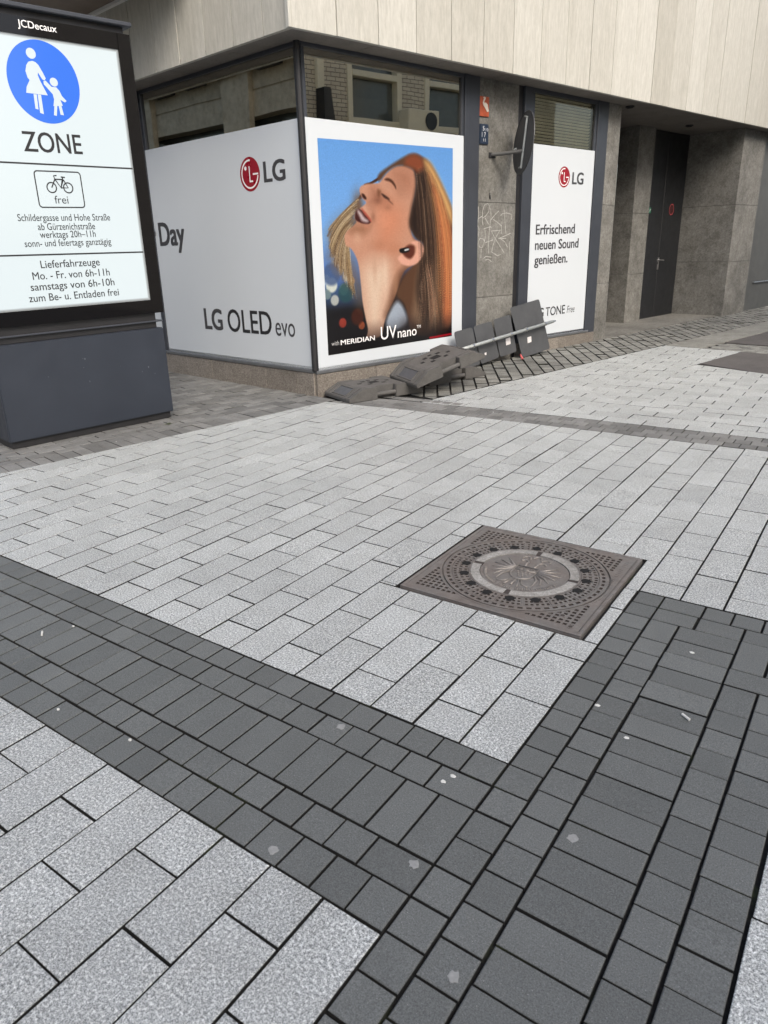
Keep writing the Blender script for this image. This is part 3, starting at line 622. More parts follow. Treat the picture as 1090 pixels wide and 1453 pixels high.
# narrow film on the right
p2 = film('window_poster', 'narrow white window film with slogan lettering, beside the stone pillar', RW, 3.225, 4.46, .24, 2.40, 'window film')
RT = lambda a, o, c: RW(a, o, c+.0165*a)
logo(RT, 3.843, 2.018, .115, p2, e_)
text('LG', RT, 4.008, 1.945, .242, .128, M_inkg, p2, e_, bold=.028)
text('Erfrischend', RT, 3.328, 1.385, .80, .108, M_inkg, p2, e_, bold=.022)
text('neuen Sound', RT, 3.326, 1.214, .90, .108, M_inkg, p2, e_, bold=.022)
text('genießen.', RT, 3.325, 1.045, .682, .108, M_inkg, p2, e_, bold=.022)
text('TONE', RT, 3.60, .424, .412, .105, M_ink, p2, e_, bold=.008)
text('Free', RT, 4.056, .424, .172, .088, M_inkg, p2, e_, shear=.2)
text('LG', RT, 3.36, .424, .2, .105, M_ink, p2, e_, bold=.02)
# portrait poster
p3 = film('advertising_poster', 'large white bordered poster of a laughing woman wearing an earbud, on the street corner', RW, .034, 2.05, .24, 2.392, 'poster')
PS0, PS1, PZ0, PZ1 = .156, 1.886, .366, 2.236
# printed portrait: painted cell by cell on a fine grid (print only, no light in it beyond the photo-print itself)
NXp, NYp = 230, 300
gu, gv = np.meshgrid((np.arange(NXp)+.5)/NXp, (np.arange(NYp)+.5)/NYp)
AX, AY = 1.73, 1.87
img = np.zeros((NYp, NXp, 3))
def c3(r, g, b): return np.array([r, g, b], float)
def sdist(poly):
    x, y = gu*AX, gv*AY; d = np.full(x.shape, 1e9); ins = np.zeros(x.shape, bool)
    n_ = len(poly)
    for i in range(n_):
        ax, ay = poly[i][0]*AX, poly[i][1]*AY; bx, by = poly[(i+1) % n_][0]*AX, poly[(i+1) % n_][1]*AY
        ex, ey = bx-ax, by-ay; t = np.clip(((x-ax)*ex+(y-ay)*ey)/(ex*ex+ey*ey+1e-12), 0, 1)
        d = np.minimum(d, np.hypot(x-ax-t*ex, y-ay-t*ey))
        cnd = ((ay > y) != (by > y)); ins ^= cnd & (x < ex*(y-ay)/(ey if abs(ey) > 1e-12 else 1e-12)+ax)
    return np.where(ins, -d, d)
def msk(poly, soft): return np.clip(.5-sdist(poly)/soft, 0, 1)
def put(m, col, a=1.):
    global img
    m = (m*a)[..., None]; img = img*(1-m)+col*m
def blob(u, v, ru, rv, col, a=1., p=2.):
    q = ((gu-u)*AX/ru)**2+((gv-v)*AY/rv)**2; put(np.exp(-q**(p/2)), c3(*col), a)
# sky to night
t = gv[..., None]
img[:] = np.where(t > .55, c3(104, 160, 226)+(c3(122, 172, 232)-c3(104, 160, 226))*np.clip((1-t)/.45, 0, 1), 0)
lo = c3(72, 112, 190); img = np.where((t <= .55), lo+(c3(118, 168, 230)-lo)*np.clip((t-.36)/.19, 0, 1), img)
night = np.clip((.36-gv)/.14, 0, 1); put(night, c3(20, 18, 22))
put(np.clip(1-np.abs(gv-.30)/.1, 0, 1), c3(70, 95, 120), .5)
for (u, v, r, c) in BOK: 
    q = np.hypot((gu-u)*AX, (gv-v)*AY)/(r*AX); put(np.clip((1.15-q)/.3, 0, 1), c3(*c), .85)
def chaikin(q, k=2):
    for _ in range(k): q = [r for a, b in zip(q, q[1:]+q[:1]) for r in ((.78*a[0]+.22*b[0], .78*a[1]+.22*b[1]), (.22*a[0]+.78*b[0], .22*a[1]+.78*b[1]))]
    return q
P = {k: (chaikin(v) if k != 'red' else v) for k, v in PP.items()}
def strands(starts, ends, ctrl, n_, cols, wd, a, jit=.02):
    """hair: many thin quadratic strokes between two polylines"""
    def samp(L, t):
        t = t*(len(L)-1); i = min(int(t), len(L)-2); f = t-i; return (L[i][0]*(1-f)+L[i+1][0]*f, L[i][1]*(1-f)+L[i+1][1]*f)
    for k in range(n_):
        q = rng.random(); s0 = samp(starts, q); e0 = samp(ends, np.clip(q+rng.normal(0, .05), 0, 1)); c0 = samp(ctrl, np.clip(q+rng.normal(0, .03), 0, 1))
        col = np.array(cols[rng.integers(len(cols))], float)*rng.uniform(.8, 1.15)
        w0 = wd*rng.uniform(.5, 1.6); m = np.zeros_like(gu)
        tt = np.linspace(rng.uniform(0, .25), rng.uniform(.75, 1), 60)
        px = (1-tt)**2*s0[0]+2*tt*(1-tt)*c0[0]+tt**2*e0[0]+rng.normal(0, jit*.2); py = (1-tt)**2*s0[1]+2*tt*(1-tt)*c0[1]+tt**2*e0[1]
        for x, y in zip(px, py):
            i = int(x*NXp); j = int(y*NYp); R_ = 4
            if i < -R_ or j < -R_ or i >= NXp+R_ or j >= NYp+R_: continue
            a0, a1, b0, b1 = max(0, i-R_), min(NXp, i+R_), max(0, j-R_), min(NYp, j+R_)
            if a0 >= a1 or b0 >= b1: continue
            d = np.hypot((gu[b0:b1, a0:a1]-x)*AX, (gv[b0:b1, a0:a1]-y)*AY)
            m[b0:b1, a0:a1] = np.maximum(m[b0:b1, a0:a1], np.clip(1.3-d/w0, 0, 1))
        put(m, col, a*rng.uniform(.5, 1))
STR0 = [(0.269, 0.752), (0.236, 0.687), (0.212, 0.621), (0.16, 0.588)]
STR1 = [(0.039, 0.601), (0.039, 0.529), (0.053, 0.454), (0.136, 0.349), (0.218, 0.247)]
STRC = [(0.157, 0.692), (0.105, 0.653), (0.077, 0.588), (0.117, 0.52), (0.186, 0.417)]
STB0 = [(0.448, 0.855), (0.405, 0.828), (0.343, 0.811)]
STB1 = [(0.247, 0.719), (0.269, 0.759), (0.302, 0.805)]
STBC = [(0.322, 0.818), (0.312, 0.812), (0.317, 0.812)]
put(msk(P['hair_left'], .16)*np.clip((.78-gv)/.2, 0, 1), c3(120, 92, 66), .6)
blob(.25, .60, .12, .12, (88, 60, 38), .85); blob(.255, .71, .07, .12, (112, 80, 56), .9)
strands(STB0, STB1, STBC, 40, [(92, 52, 34), (130, 92, 60), (60, 36, 28)], .006, .75)
strands(STR0, STR1, STRC, 120, [(110, 78, 48), (140, 106, 66), (86, 58, 38)], .007, .7)
strands(STR0, STR1, STRC, 260, [(176, 150, 112), (150, 122, 86), (200, 180, 146), (226, 212, 184), (116, 88, 60), (90, 66, 46)], .0036, .6)
strands([(.56, .88), (.66, .94)], [(.36, .72), (.44, .76)], [(.45, .80), (.55, .86)], 24, [(92, 52, 34), (150, 110, 70), (60, 36, 28)], .006, .7)
put(msk(P['face'], .016), c3(200, 146, 120))
put(msk(P['forehead'], .22)*msk(P['face'], .02), c3(168, 112, 88), .9)
put(msk(P['nose_side'], .12)*msk(P['face'], .02), c3(158, 104, 82), .85)
put(msk(P['cheek'], .25)*msk(P['face'], .02), c3(206, 132, 100), .8)
put(msk(P['neck_light'], .25)*msk(P['face'], .02), c3(228, 198, 174), 1)
put(msk(P['chinshadow'], .10)*msk(P['face'], .02), c3(140, 92, 66), .75)
put(msk(P['neckshadow'], .14), c3(70, 42, 26), .95)
put(msk(P['hair_right'], .03), c3(92, 62, 44))
put(msk(P['hair_blond'], .08), c3(128, 100, 78), .9)
put(msk(P['hair_dark'], .09), c3(38, 26, 22), .95)
put(msk(P['hair_orange'], .08), c3(186, 104, 66), .95)
put(msk(P['hair_gold'], .08), c3(216, 168, 108), .95)
put(msk(P['hair_top'], .06), c3(138, 70, 44), .95)
for (u, v, ru, rv, col, a) in ((.40, .735, .05, .035, (122, 78, 60), .55), (.47, .70, .05, .03, (150, 98, 76), .5), (.36, .655, .03, .05, (120, 74, 58), .5), (.30, .70, .025, .04, (214, 164, 140), .5),
    (.45, .64, .10, .07, (222, 150, 118), .5), (.57, .79, .07, .08, (176, 124, 100), .6), (.47, .80, .035, .03, (190, 140, 116), .5), (.31, .615, .04, .03, (206, 138, 114), .45), (.24, .56, .05, .06, (222, 176, 148), .55), (.40, .52, .12, .05, (176, 116, 88), .5), (.52, .50, .10, .06, (186, 120, 90), .5), (.44, .36, .035, .16, (236, 208, 184), .55), (.36, .40, .03, .14, (196, 152, 126), .5), (.52, .30, .04, .16, (178, 130, 100), .6)):
    q_ = ((gu-u)*AX/ru)**2+((gv-v)*AY/rv)**2; put(np.exp(-q_)*msk(P['face'], .02), c3(*col), a)
put(msk(P['collar'], .05), c3(176, 186, 200), .95); blob(.60, .07, .10, .14, (70, 60, 62), .6)
put(msk(P['ear'], .02), c3(228, 168, 146)); put(msk(P['earin'], .03), c3(96, 46, 34)); put(msk(P['bud'], .014), c3(14, 14, 16)); put(msk(P['budl'], .01), c3(205, 205, 205))
put(msk(P['crease'], .03), c3(118, 74, 52), .8)
put(msk(P['brow'], .018), c3(72, 40, 28), .92); put(msk(P['lash'], .018), c3(52, 30, 26), .95); put(msk(P['lashtail'], .02), c3(92, 54, 42), .9)
put(msk(P['nostril'], .016), c3(52, 22, 16), .95)
put(msk(P['mouth'], .014), c3(66, 26, 24)); put(msk(P['teeth'], .03), c3(206, 190, 190), .9); put(msk(P['lip'], .014), c3(176, 84, 70), .9)
# strands
crown = [(.62, .90), (.70, .93), (.80, .90), (.86, .82)]
strands([(.68, .90), (.74, .90), (.80, .88)], [(.70, .03), (.82, .02), (.93, .02)], [(.73, .5), (.84, .55), (.98, .55)], 170, [(40, 26, 20), (30, 20, 18), (120, 86, 60), (70, 44, 32), (158, 122, 92), (90, 56, 40), (180, 150, 122)], .0036, .8)
strands([(.76, .90), (.84, .86)], [(.86, .02), (1.02, .05)], [(.93, .6), (1.08, .55)], 170, [(222, 146, 90), (186, 92, 54), (232, 190, 130), (140, 66, 40), (238, 176, 104), (112, 50, 32)], .0036, .7)
strands([(.70, .38), (.80, .46)], [(.64, .04), (.90, .03)], [(.72, .22), (.88, .25)], 90, [(190, 160, 132), (150, 118, 92), (90, 66, 50), (206, 140, 110), (60, 42, 32)], .0036, .7)
put(np.clip((.16-gv)/.16, 0, 1)**1.3, c3(16, 13, 15), .97)
put(msk(P['red'], .01), c3(170, 22, 36), .95)
img = img*(1+rng.normal(0, .022, img.shape[:2]))[..., None]
lin = np.where(img/255 <= .04045, img/255/12.92, ((np.clip(img, 0, 255)/255+.055)/1.055)**2.4)
verts = []; gx, gy = np.meshgrid(np.arange(NXp+1)/NXp, np.arange(NYp+1)/NYp)
for a, b in zip(gx.ravel(), gy.ravel()): verts.append(RT(PS0+(PS1-PS0)*a, .0012, PZ0+(PZ1-PZ0)*b)-p3.location)
me = bpy.data.meshes.new('portrait_print'); ii = np.arange(NXp*NYp); row = ii//NXp; cl = ii % NXp; b0 = row*(NXp+1)+cl
me.from_pydata([tuple(v) for v in verts], [], np.stack([b0, b0+1, b0+NXp+2, b0+NXp+1], 1).tolist())
ca = me.color_attributes.new('print', 'FLOAT_COLOR', 'CORNER')
rgba = np.concatenate([lin.reshape(-1, 3), np.ones((NXp*NYp, 1))], 1)
ca.data.foreach_set('color', np.repeat(rgba, 4, 0).ravel().astype(np.float32))
n = N('printed_portrait'); at = n.attr('print'); n.fin(n.mix(1, at.outputs['Color'], (.66, .685, .70), 'MULTIPLY'), .3)
me.materials.append(n.m); po = bpy.data.objects.new('portrait_print', me); COL.objects.link(po); po.parent = p3
text('with', RT, .200, .452, .092, .040, mat_plain('pale_lettering', (.45, .45, .45, 1), .4), p3, .0022)
text('MERIDIAN', RT, .312, .446, .44, .046, M_wink, p3, .0022, bold=.012)
text('UV', RT, .835, .439, .216, .126, M_wink, p3, .0022, bold=.004)
text('nano', RT, 1.068, .434, .272, .095, M_wink, p3, .0022, bold=.004)
text('TM', RT, 1.345, .503, .056, .03, M_wink, p3, .0022)

# ================================================================== WALL SIGNS
RT = lambda a, o, c: RW(a, o, c+.0165*a)
t = thing('wall_plaque', 'small orange-red plaque with a white wading bird high on the stone strip', 'plaque', RT(2.365, -.01, 2.555))
b = MB(); b.box(RT, 2.292, 2.438, -.011, .002, 2.557, 2.742); b.build('plate', mat_plain('orange_enamel', (.36, .075, .03, 1), .4, 0, .35, 12), t, .003)
b = MB(); b.prism(lambda a, o, c: RT(a, o, c), BIRD, .0021, .006, axis='y'); b.build('bird', mat_plain('bird_white', (.55, .5, .44, 1), .5, 0, .15, 30), t)
t = thing('hydrant_sign', 'small blue-black number sign below the orange plaque', 'sign', RT(2.365, -.01, 2.295))
b = MB(); b.box(RT, 2.296, 2.436, -.011, .006, 2.295, 2.488); b.build('plate', mat_plain('sign_blue', (.022, .034, .058, 1), .4), t, .006, 2)
for s_, x, z, wd, h_ in (('5', 2.335, 2.425, .03, .042), ('10', 2.385, 2.42, .04, .03), ('1 7', 2.325, 2.365, .06, .045), ('11', 2.35, 2.322, .035, .028)):
    text(s_, RT, x, z, wd, h_, mat_plain('sign_lettering', (.5, .52, .55, 1), .5), t, .0072, bold=.01)
# round sign on a wall arm, seen from behind
dc = RT(2.685, .27, 2.295)
t = thing('round_traffic_sign', 'round traffic sign on a short wall arm, seen nearly edge-on from behind', 'road sign', RT(2.50, -.012, 2.2))
nd = Vector((DR[0]*.83+NR[0]*.55, DR[1]*.83+NR[1]*.55, -.10)).normalized(); hd = Vector((-nd.y, nd.x, 0)).normalized(); vd = nd.cross(hd)*-1
if vd.z < 0: vd = -vd
def DD(a, o, c): return dc + hd*a + nd*o + vd*c
b = MB(); b.prism(DD, [(.30*math.cos(k*math.pi/24), .30*math.sin(k*math.pi/24)) for k in range(48)], 0, .003, axis='y')
dsk = b.build('disc', M_back, t)
b = MB(); ring = [(.301*math.cos(k*math.pi/24), .301*math.sin(k*math.pi/24)) for k in range(49)]; b.tube([DD(a, .001, c) for a, c in ring], .007, 6, cap=False); b.build('rim', mat_plain('rim_metal', (.05, .052, .055, 1), .4, .3), dsk)
b = MB(); b.disc(DD, 0, 0, .28, .28, .0042, 48); b.build('sign_face', mat_plain('sign_face', (.6, .6, .6, 1), .4), dsk, weld=False)
b = MB()
b.tube([DD(-.06, -.014, .24), DD(-.06, -.014, -.25)], .012, 8); b.tube([DD(-.075, -.02, .235), DD(.0, -.02, .25)], .008, 6); b.tube([DD(-.07, -.02, -.235), DD(0, -.02, -.24)], .008, 6)
b.build('back_rail', M_galv, t)
b = MB(); b.tube([RT(2.50, -.012, 2.205), RT(2.55, .10, 2.205), DD(-.06, -.02, -.085)], .02, 10); b.build('arm', mat_plain('arm_grey', (.12, .12, .115, 1), .5, .3), t)
b = MB(); b.box(RT, 2.46, 2.56, -.012, .006, 2.175, 2.225); b.build('wall_plate', M_dark, t, .003)
b = MB(); b.tube([DD(.2, -.004, -.03), DD(.2, -.03, -.05)], .012, 8); b.build('clamp', M_galv, t)
# stickers on the entrance door
t = thing('door_sticker', 'small green escape route sticker on the dark door, beside the middle pillar', 'sticker', RT(7.27, -.758, 1.65))
b = MB(); b.box(RT, 7.22, 7.34, -.7595, -.757, 1.645, 1.725); b.build('sheet', mat_plain('safety_green', (.02, .13, .075, 1), .4), t)
b = MB(); b.strip(RT, [(7.23, 1.70), (7.28, 1.70)], .012, -.7562); b.strip(RT, [(7.235, 1.675), (7.275, 1.672)], .012, -.7562); b.strip(RT, [(7.30, 1.665), (7.32, 1.70), (7.33, 1.70)], .01, -.7562); b.build('pictogram', M_wink, t, weld=False)
t = thing('door_sticker', 'red ring-shaped prohibition sticker on the dark door', 'sticker', RT(8.0, -.758, 1.60))
b = MB(); b.disc(RT, 8.0, 1.695, .078, .085, -.7585, 32); b.build('sheet', mat_plain('sticker_dark', (.05, .012, .014, 1), .4), t, weld=False)
b = MB(); b.strip(RT, [(8.0+.072*math.cos(k*math.pi/16), 1.695+.08*math.sin(k*math.pi/16)) for k in range(32)], .014, -.7575, True); b.build('ring', mat_plain('sticker_red', (.3, .05, .055, 1), .4), t, weld=False)

# ================================================================== SIGN KIOSK
kio = thing('illuminated_display_sign', 'tall illuminated pedestrian zone sign on a slate grey metal base', 'display sign', KW(-.68, -.2, 0))
M_kbase = mat_plain('slate_metal', (.024, .030, .043, 1), .42, 0, .1, 3)
D_ = .42
b = MB(); b.box(KW, -1.34, -.02, -D_+.02, -.025, 0, .06); b.build('foot', M_dark, kio, .004)
b = MB(); b.box(KW, -1.36, 0, -D_, 0, .055, .765); kb = b.build('base', M_kbase, kio, .008, 2)
b = MB(); 
for k, (s_, z, r) in enumerate([(-.70, .595, .006), (-.715, .60, .003), (-.72, .53, .003), (-.69, .42, .004), (-.69, .415, .003), (-.24, .43, .003), (-.13, .40, .0035), (-.42, .5, .002), (-1.0, .5, .003), (-.18, .46, .006)]):
    b.disc(KW, s_, z, r*.7, r*1.4, .0012, 8)
b.build('scratches', mat_plain('scratch', (.13, .145, .165, 1), .6), kb, weld=False)
b = MB(); b.box(KW, -1.32, -.04, -D_+.03, -.035, .765, .89); b.build('neck', M_dark, kio, .003)
b = MB(); b.box(KW, -1.35, .012, -D_+.01, -.012, .812, .824); b.build('ledge', M_frame, kio, .003)
b = MB(); zt = 2.87
b.box(KW, -1.39, -.078, -.06, -.006, .885, .99); b.box(KW, -1.39, -.07, -.06, -.006, 2.765, zt)
b.box(KW, -.078, .025, -.06, -.006, .885, zt); b.box(KW, -1.39, -1.292, -.06, -.006, .885, zt)
b2 = MB(); b2.box(KW, -1.39, .025, -D_+.005, -.062, .885, zt)
cb = b2.build('cabinet', mat_plain('cabinet_black', (.008, .008, .009, 1), .22, spec=.3), kio, .01, 2)
b.build('frame', mat_plain('gloss_black', (.006, .006, .007, 1), .05, 0, .05, spec=.35, rv=0), kio, .0)
b = MB(); b.box(KW, -1.37, -.01, -D_+.03, -.03, zt, 2.915); b.build('roof_gap', M_dark, kio)
b = MB(); b.box(KW, -1.42, .04, -D_-.02, .02, 2.915, 2.945); b.build('roof', M_frame, kio, .006)
# backlit sheet
n = N('backlit_sheet'); at = n.attr('tint'); 
n.fin((.22, .24, .25), .08); cr = n.ramp(at.outputs['Fac'], [(0, (.0, .0, .0, 1)), (1, (.82, .94, .97, 1))]); n.link(cr, n.b.inputs['Emission Color']); n.b.inputs['Emission Strength'].default_value = .36
X0, X1, Z0, Z1 = -1.292, -.078, .99, 2.765; b = MB(); NS = 8; wb = .022
for k in range(NS):
    a, c = wb*k/NS, wb*(k+1)/NS; q = (k+.5)/NS; q = q*q
    for (p0, p1, p2_, p3_) in (((X0+a, Z0+a), (X1-a, Z0+a), (X1-c, Z0+c), (X0+c, Z0+c)), ((X1-a, Z0+a), (X1-a, Z1-a), (X1-c, Z1-c), (X1-c, Z0+c)), ((X1-a, Z1-a), (X0+a, Z1-a), (X0+c, Z1-c), (X1-c, Z1-c)), ((X0+a, Z1-a), (X0+a, Z0+a), (X0+c, Z0+c), (X0+c, Z1-c))):
        b.poly([KW(x, -.012, z) for x, z in (p0, p1, p2_, p3_)], q)
b.poly([KW(x, -.012, z) for x, z in ((X0+wb, Z0+wb), (X1-wb, Z0+wb), (X1-wb, Z1-wb), (X0+wb, Z1-wb))], 1.)
scr = b.build('screen', n.m, kio, weld=False)
n = N('backlit_blue'); n.fin((.02, .07, .3), .1); n.b.inputs['Emission Color'].default_value = (.03, .16, .72, 1); n.b.inputs['Emission Strength'].default_value = .45; M_blue = n.m
n = N('backlit_white'); n.fin((.22, .24, .25), .1); n.b.inputs['Emission Color'].default_value = (.82, .94, .97, 1); n.b.inputs['Emission Strength'].default_value = .36; M_lw = n.m
ko = -.0108
b = MB(); b.disc(KW, -.662, 2.492, .247, .256, ko, 64); zb = b.build('zone_sign', M_blue, scr, weld=False)
b = MB()
for q in ('woman', 'wl1', 'wl2', 'child', 'cl1', 'cl2'): b.poly([KW(x, ko+.0008, z) for x, z in KS[q]])
hd_ = KS['heads']; b.disc(KW, hd_[0][0], hd_[0][1], hd_[2][0]-hd_[0][0], hd_[0][1]-hd_[1][1], ko+.0008, 20); b.disc(KW, hd_[3][0], hd_[3][1], hd_[5][0]-hd_[3][0], hd_[3][1]-hd_[4][1], ko+.0008, 20)
b.build('pictogram', M_lw, zb, weld=False)
bk_ = KS['bike']; b = MB(); st = .0085
r1 = bk_[0][1]-bk_[1][1]
def circ(c, r): return [(c[0]+r*math.cos(k*math.pi/16), c[1]+r*math.sin(k*math.pi/16)) for k in range(32)]
b.strip(KW, circ(bk_[0], r1), st, ko, True); b.strip(KW, circ(bk_[2], r1), st, ko+.0003, True)
for L in ([bk_[0], bk_[4], bk_[5], bk_[6]], [bk_[4], bk_[7]], [bk_[4], bk_[8], bk_[7]], [bk_[7], bk_[2], bk_[8]], [bk_[8], bk_[11]], [bk_[9], bk_[10]]): b.strip(KW, L, st, ko+.0005)
fx0, fx1, fz0, fz1, fr_ = -.840, -.508, 1.688, 1.927, .022
fr = []
for cx_, cz_, a0 in ((fx1-fr_, fz1-fr_, 0), (fx0+fr_, fz1-fr_, 90), (fx0+fr_, fz0+fr_, 180), (fx1-fr_, fz0+fr_, 270)):
    fr += [(cx_+fr_*math.cos(math.radians(a0+k*15)), cz_+fr_*math.sin(math.radians(a0+k*15))) for k in range(7)]
b.strip(KW, fr, .0085, ko+.0002, True)
b.strip(KW, [(X0+.02, 1.998), (X1-.005, 1.966)][:0] or [(X0+.02, 1.975), (X1-.008, 1.967)], .011, ko); b.strip(KW, [(X0+.02, 1.386), (X1-.008, 1.358)][:0] or [(X0+.02, 1.372), (X1-.008, 1.360)], .011, ko)
b.build('bicycle_panel', M_ink, scr, weld=False)
for s_, x, z, wd, h_, bo in (('ZONE', -.880, 2.050, .418, .125, .012), ('frei', -.726, 1.714, .10, .052, .0), ('Schildergasse und Hohe Straße', -1.008, 1.597, .683, .046, .004),
    ('ab Gürzenichstraße', -.879, 1.536, .425, .046, .004), ('werktags 20h–11h', -.874, 1.482, .416, .046, .004), ('sonn- und feiertags ganztägig', -.992, 1.424, .648, .046, .004),
    ('Lieferfahrzeuge', -.907, 1.276, .447, .052, .006), ('Mo. - Fr. von 6h-11h', -.978, 1.199, .586, .052, .006), ('samstags von 6h-10h', -1.006, 1.124, .641, .052, .006), ('zum Be- u. Entladen frei', -1.032, 1.046, .692, .052, .006)):
    text(s_, KW, x, z, wd, h_, M_ink, scr, ko, bold=bo)
text('JCDecaux', KW, -.782, 2.808, .262, .042, M_wink, kio, -.0045, bold=.012)

# ================================================================== MANHOLE COVER
mc = thing('manhole_cover', 'square cast iron manhole cover with a round crest lid among the light slabs', 'manhole cover', GV(-4.495, 11.15))
MCX, MCY = -4.495*U, 11.15*U; TR = math.radians(0)
def MM(x, y, z): return Vector((MCX+x, MCY+y, z+.004))
HS_ = .389
def cell(mb, md, c4, fr, dep, M=MM):
    """a sunken pocket in a flat quad: rim faces go to mb, walls and bottom to md"""
    c = [np.array(p, float) for p in c4]; m = sum(c)/4; i4 = [m+(p-m)*fr for p in c]
    for k in range(4):
        j = (k+1) % 4
        mb.poly([M(*c[k], 0), M(*c[j], 0), M(*i4[j], 0), M(*i4[k], 0)])
        q = [m+(p-m)*(fr*.86) for p in c]
        md.poly([M(*i4[k], 0), M(*i4[j], 0), M(*q[j], -dep), M(*q[k], -dep)])
    md.poly([M(*(m+(p-m)*(fr*.86)), -dep) for p in c])
RO = .352
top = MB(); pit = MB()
b = MB(); b.box(MM, -HS_, HS_, -HS_, HS_, -.03, -.007)
b.box(MM, -HS_, HS_, HS_-.016, HS_, -.0069, .0015); b.box(MM, -HS_, HS_, -HS_, -HS_+.016, -.0069, .0015)
b.box(MM, -HS_, -HS_+.016, -HS_+.016, HS_-.016, -.0069, .0015); b.box(MM, HS_-.016, HS_, -HS_+.016, HS_-.016, -.0069, .0015)
b.build('frame', M_iron, mc, .0015)
ng = 30; st = (HS_-.018)*2/ng
for i in range(ng):
    for j in range(ng):
        x0, y0 = -HS_+.018+i*st, -HS_+.018+j*st; cs = [(x0, y0), (x0+st, y0), (x0+st, y0+st), (x0, y0+st)]
        rr = [math.hypot(*p) for p in cs]
        edge = i in (0, ng-1) or j in (0, ng-1)
        label_zone = (x0 > .30 and y0 > .02)
        if math.hypot(x0+st/2, y0+st/2) > RO+.014:
            if edge or label_zone: top.poly([MM(*p, 0) for p in cs])
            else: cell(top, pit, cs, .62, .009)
        elif max(rr) > RO+.004:
            for a in range(5):
                for c in range(5):
                    xa, ya, q = x0+a*st/5, y0+c*st/5, st/5
                    if math.hypot(xa+q/2, ya+q/2) > RO+.004: top.poly([MM(xa, ya, 0), MM(xa+q, ya, 0), MM(xa+q, ya+q, 0), MM(xa, ya+q, 0)])
# round lid
def ringseg(mb, r0, r1, z, a0=0, a1=360, n=96, wall=.006):
    k = max(2, int(n*(a1-a0)/360))
    for i in range(k):
        t0, t1 = math.radians(a0+(a1-a0)*i/k), math.radians(a0+(a1-a0)*(i+1)/k)
        p = lambda r, t, zz: MM(r*math.cos(t), r*math.sin(t), zz)
        mb.poly([p(r0, t0, z), p(r1, t0, z), p(r1, t1, z), p(r0, t1, z)])
        mb.poly([p(r1, t0, z), p(r1, t1, z), p(r1, t1, z-wall), p(r1, t0, z-wall)]); mb.poly([p(r0, t0, z), p(r0, t1, z), p(r0, t1, z-wall), p(r0, t0, z-wall)])
ringseg(top, RO+.0035, RO+.012, .0012); ringseg(top, .339, .348, .001); ringseg(top, .312, .318, .001); ringseg(top, .231, .238, .001)
for i in range(60):                                                      # outer row of pockets
    t0, t1 = math.radians(i*6), math.radians(i*6+6)
    cell(top, pit, [(.318*math.cos(t0), .318*math.sin(t0)), (.339*math.cos(t0), .339*math.sin(t0)), (.339*math.cos(t1), .339*math.sin(t1)), (.318*math.cos(t1), .318*math.sin(t1))], .6, .006)
holes = MB(); bars = MB()
for i in range(16):
    A0 = i*22.5+11.25-11.25
    for k in range(5):                                                   # segment of pockets round each hole
        t0, t1 = math.radians(A0+1+k*4.1), math.radians(A0+1+(k+1)*4.1)
        for r0, r1 in ((.240, .263), (.263, .286), (.286, .309)):
            if k == 2 and r0 < .28: 
                top.poly([MM(r0*math.cos(t0), r0*math.sin(t0), -.004), MM(r1*math.cos(t0), r1*math.sin(t0), -.004), MM(r1*math.cos(t1), r1*math.sin(t1), -.004), MM(r0*math.cos(t1), r0*math.sin(t1), -.004)]); continue
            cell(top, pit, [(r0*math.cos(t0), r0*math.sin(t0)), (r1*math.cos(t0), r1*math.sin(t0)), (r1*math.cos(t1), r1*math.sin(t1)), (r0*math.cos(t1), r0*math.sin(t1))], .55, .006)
    t = math.radians(A0+1+10.25); hx, hy = .259*math.cos(t), .259*math.sin(t)
    hp = [(hx+.020*math.cos(q*math.pi/10), hy+.020*math.sin(q*math.pi/10)) for q in range(20)]
    holes = MB(); holes.poly([MM(a, c, .0006) for a, c in hp]); holes.build('vent_hole', M_hole, mc, weld=False); bars = MB()
    bars.box(lambda x, y, z: MM(x*math.cos(math.radians(A0))-y*math.sin(math.radians(A0)), x*math.sin(math.radians(A0))+y*math.cos(math.radians(A0)), z), .24, .312, -.0035, .0035, -.006, .0012); bars.build('rib', M_iron, mc)
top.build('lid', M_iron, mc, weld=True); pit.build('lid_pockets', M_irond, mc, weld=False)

cr_ = MB()
for i in range(4): ringseg(cr_, .192, .230, .0016, i*90+8, i*90+92, 96)
cr_.build('concrete_ring', M_concring, mc)
br = MB()
for i in range(4):
    A0 = math.radians(i*90+5)
    br.box(lambda x, y, z: MM(x*math.cos(A0)-y*math.sin(A0), x*math.sin(A0)+y*math.cos(A0), z), .188, .234, -.012, .010, -.006, .0005)
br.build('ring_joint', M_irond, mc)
b = MB(); b.prism(MM, [(.1885*math.cos(k*math.pi/32), .1885*math.sin(k*math.pi/32)) for k in range(64)], -.006, -.0015); cst = b.build('crest_plate', M_iron, mc)
rl = MB()                                                                # raised crest: shield, crowns, double eagle
def rst(pts, r=.003): rl.tube([MM(x, y, -.0002) for x, y in pts], [q*1.15 for q in r] if isinstance(r, list) else r*1.15, 6)
def arc(cx, cy, r, a0, a1, n=12, sy=1.): return [(cx+r*math.cos(math.radians(a0+(a1-a0)*k/n)), cy+sy*r*math.sin(math.radians(a0+(a1-a0)*k/n))) for k in range(n+1)]
rst([(-.05, .05), (.05, .05), (.05, -.02)]+arc(0, -.02, .05, 0, -180, 12, 1.1)+[(-.05, .05)], .0035); rst([(-.05, .012), (.05, .012)])
for cx_ in (-.03, 0, .03): rst([(cx_-.010, .022), (cx_-.010, .036), (cx_-.005, .029), (cx_, .040), (cx_+.005, .029), (cx_+.010, .036), (cx_+.010, .022), (cx_-.010, .022)], .0022)
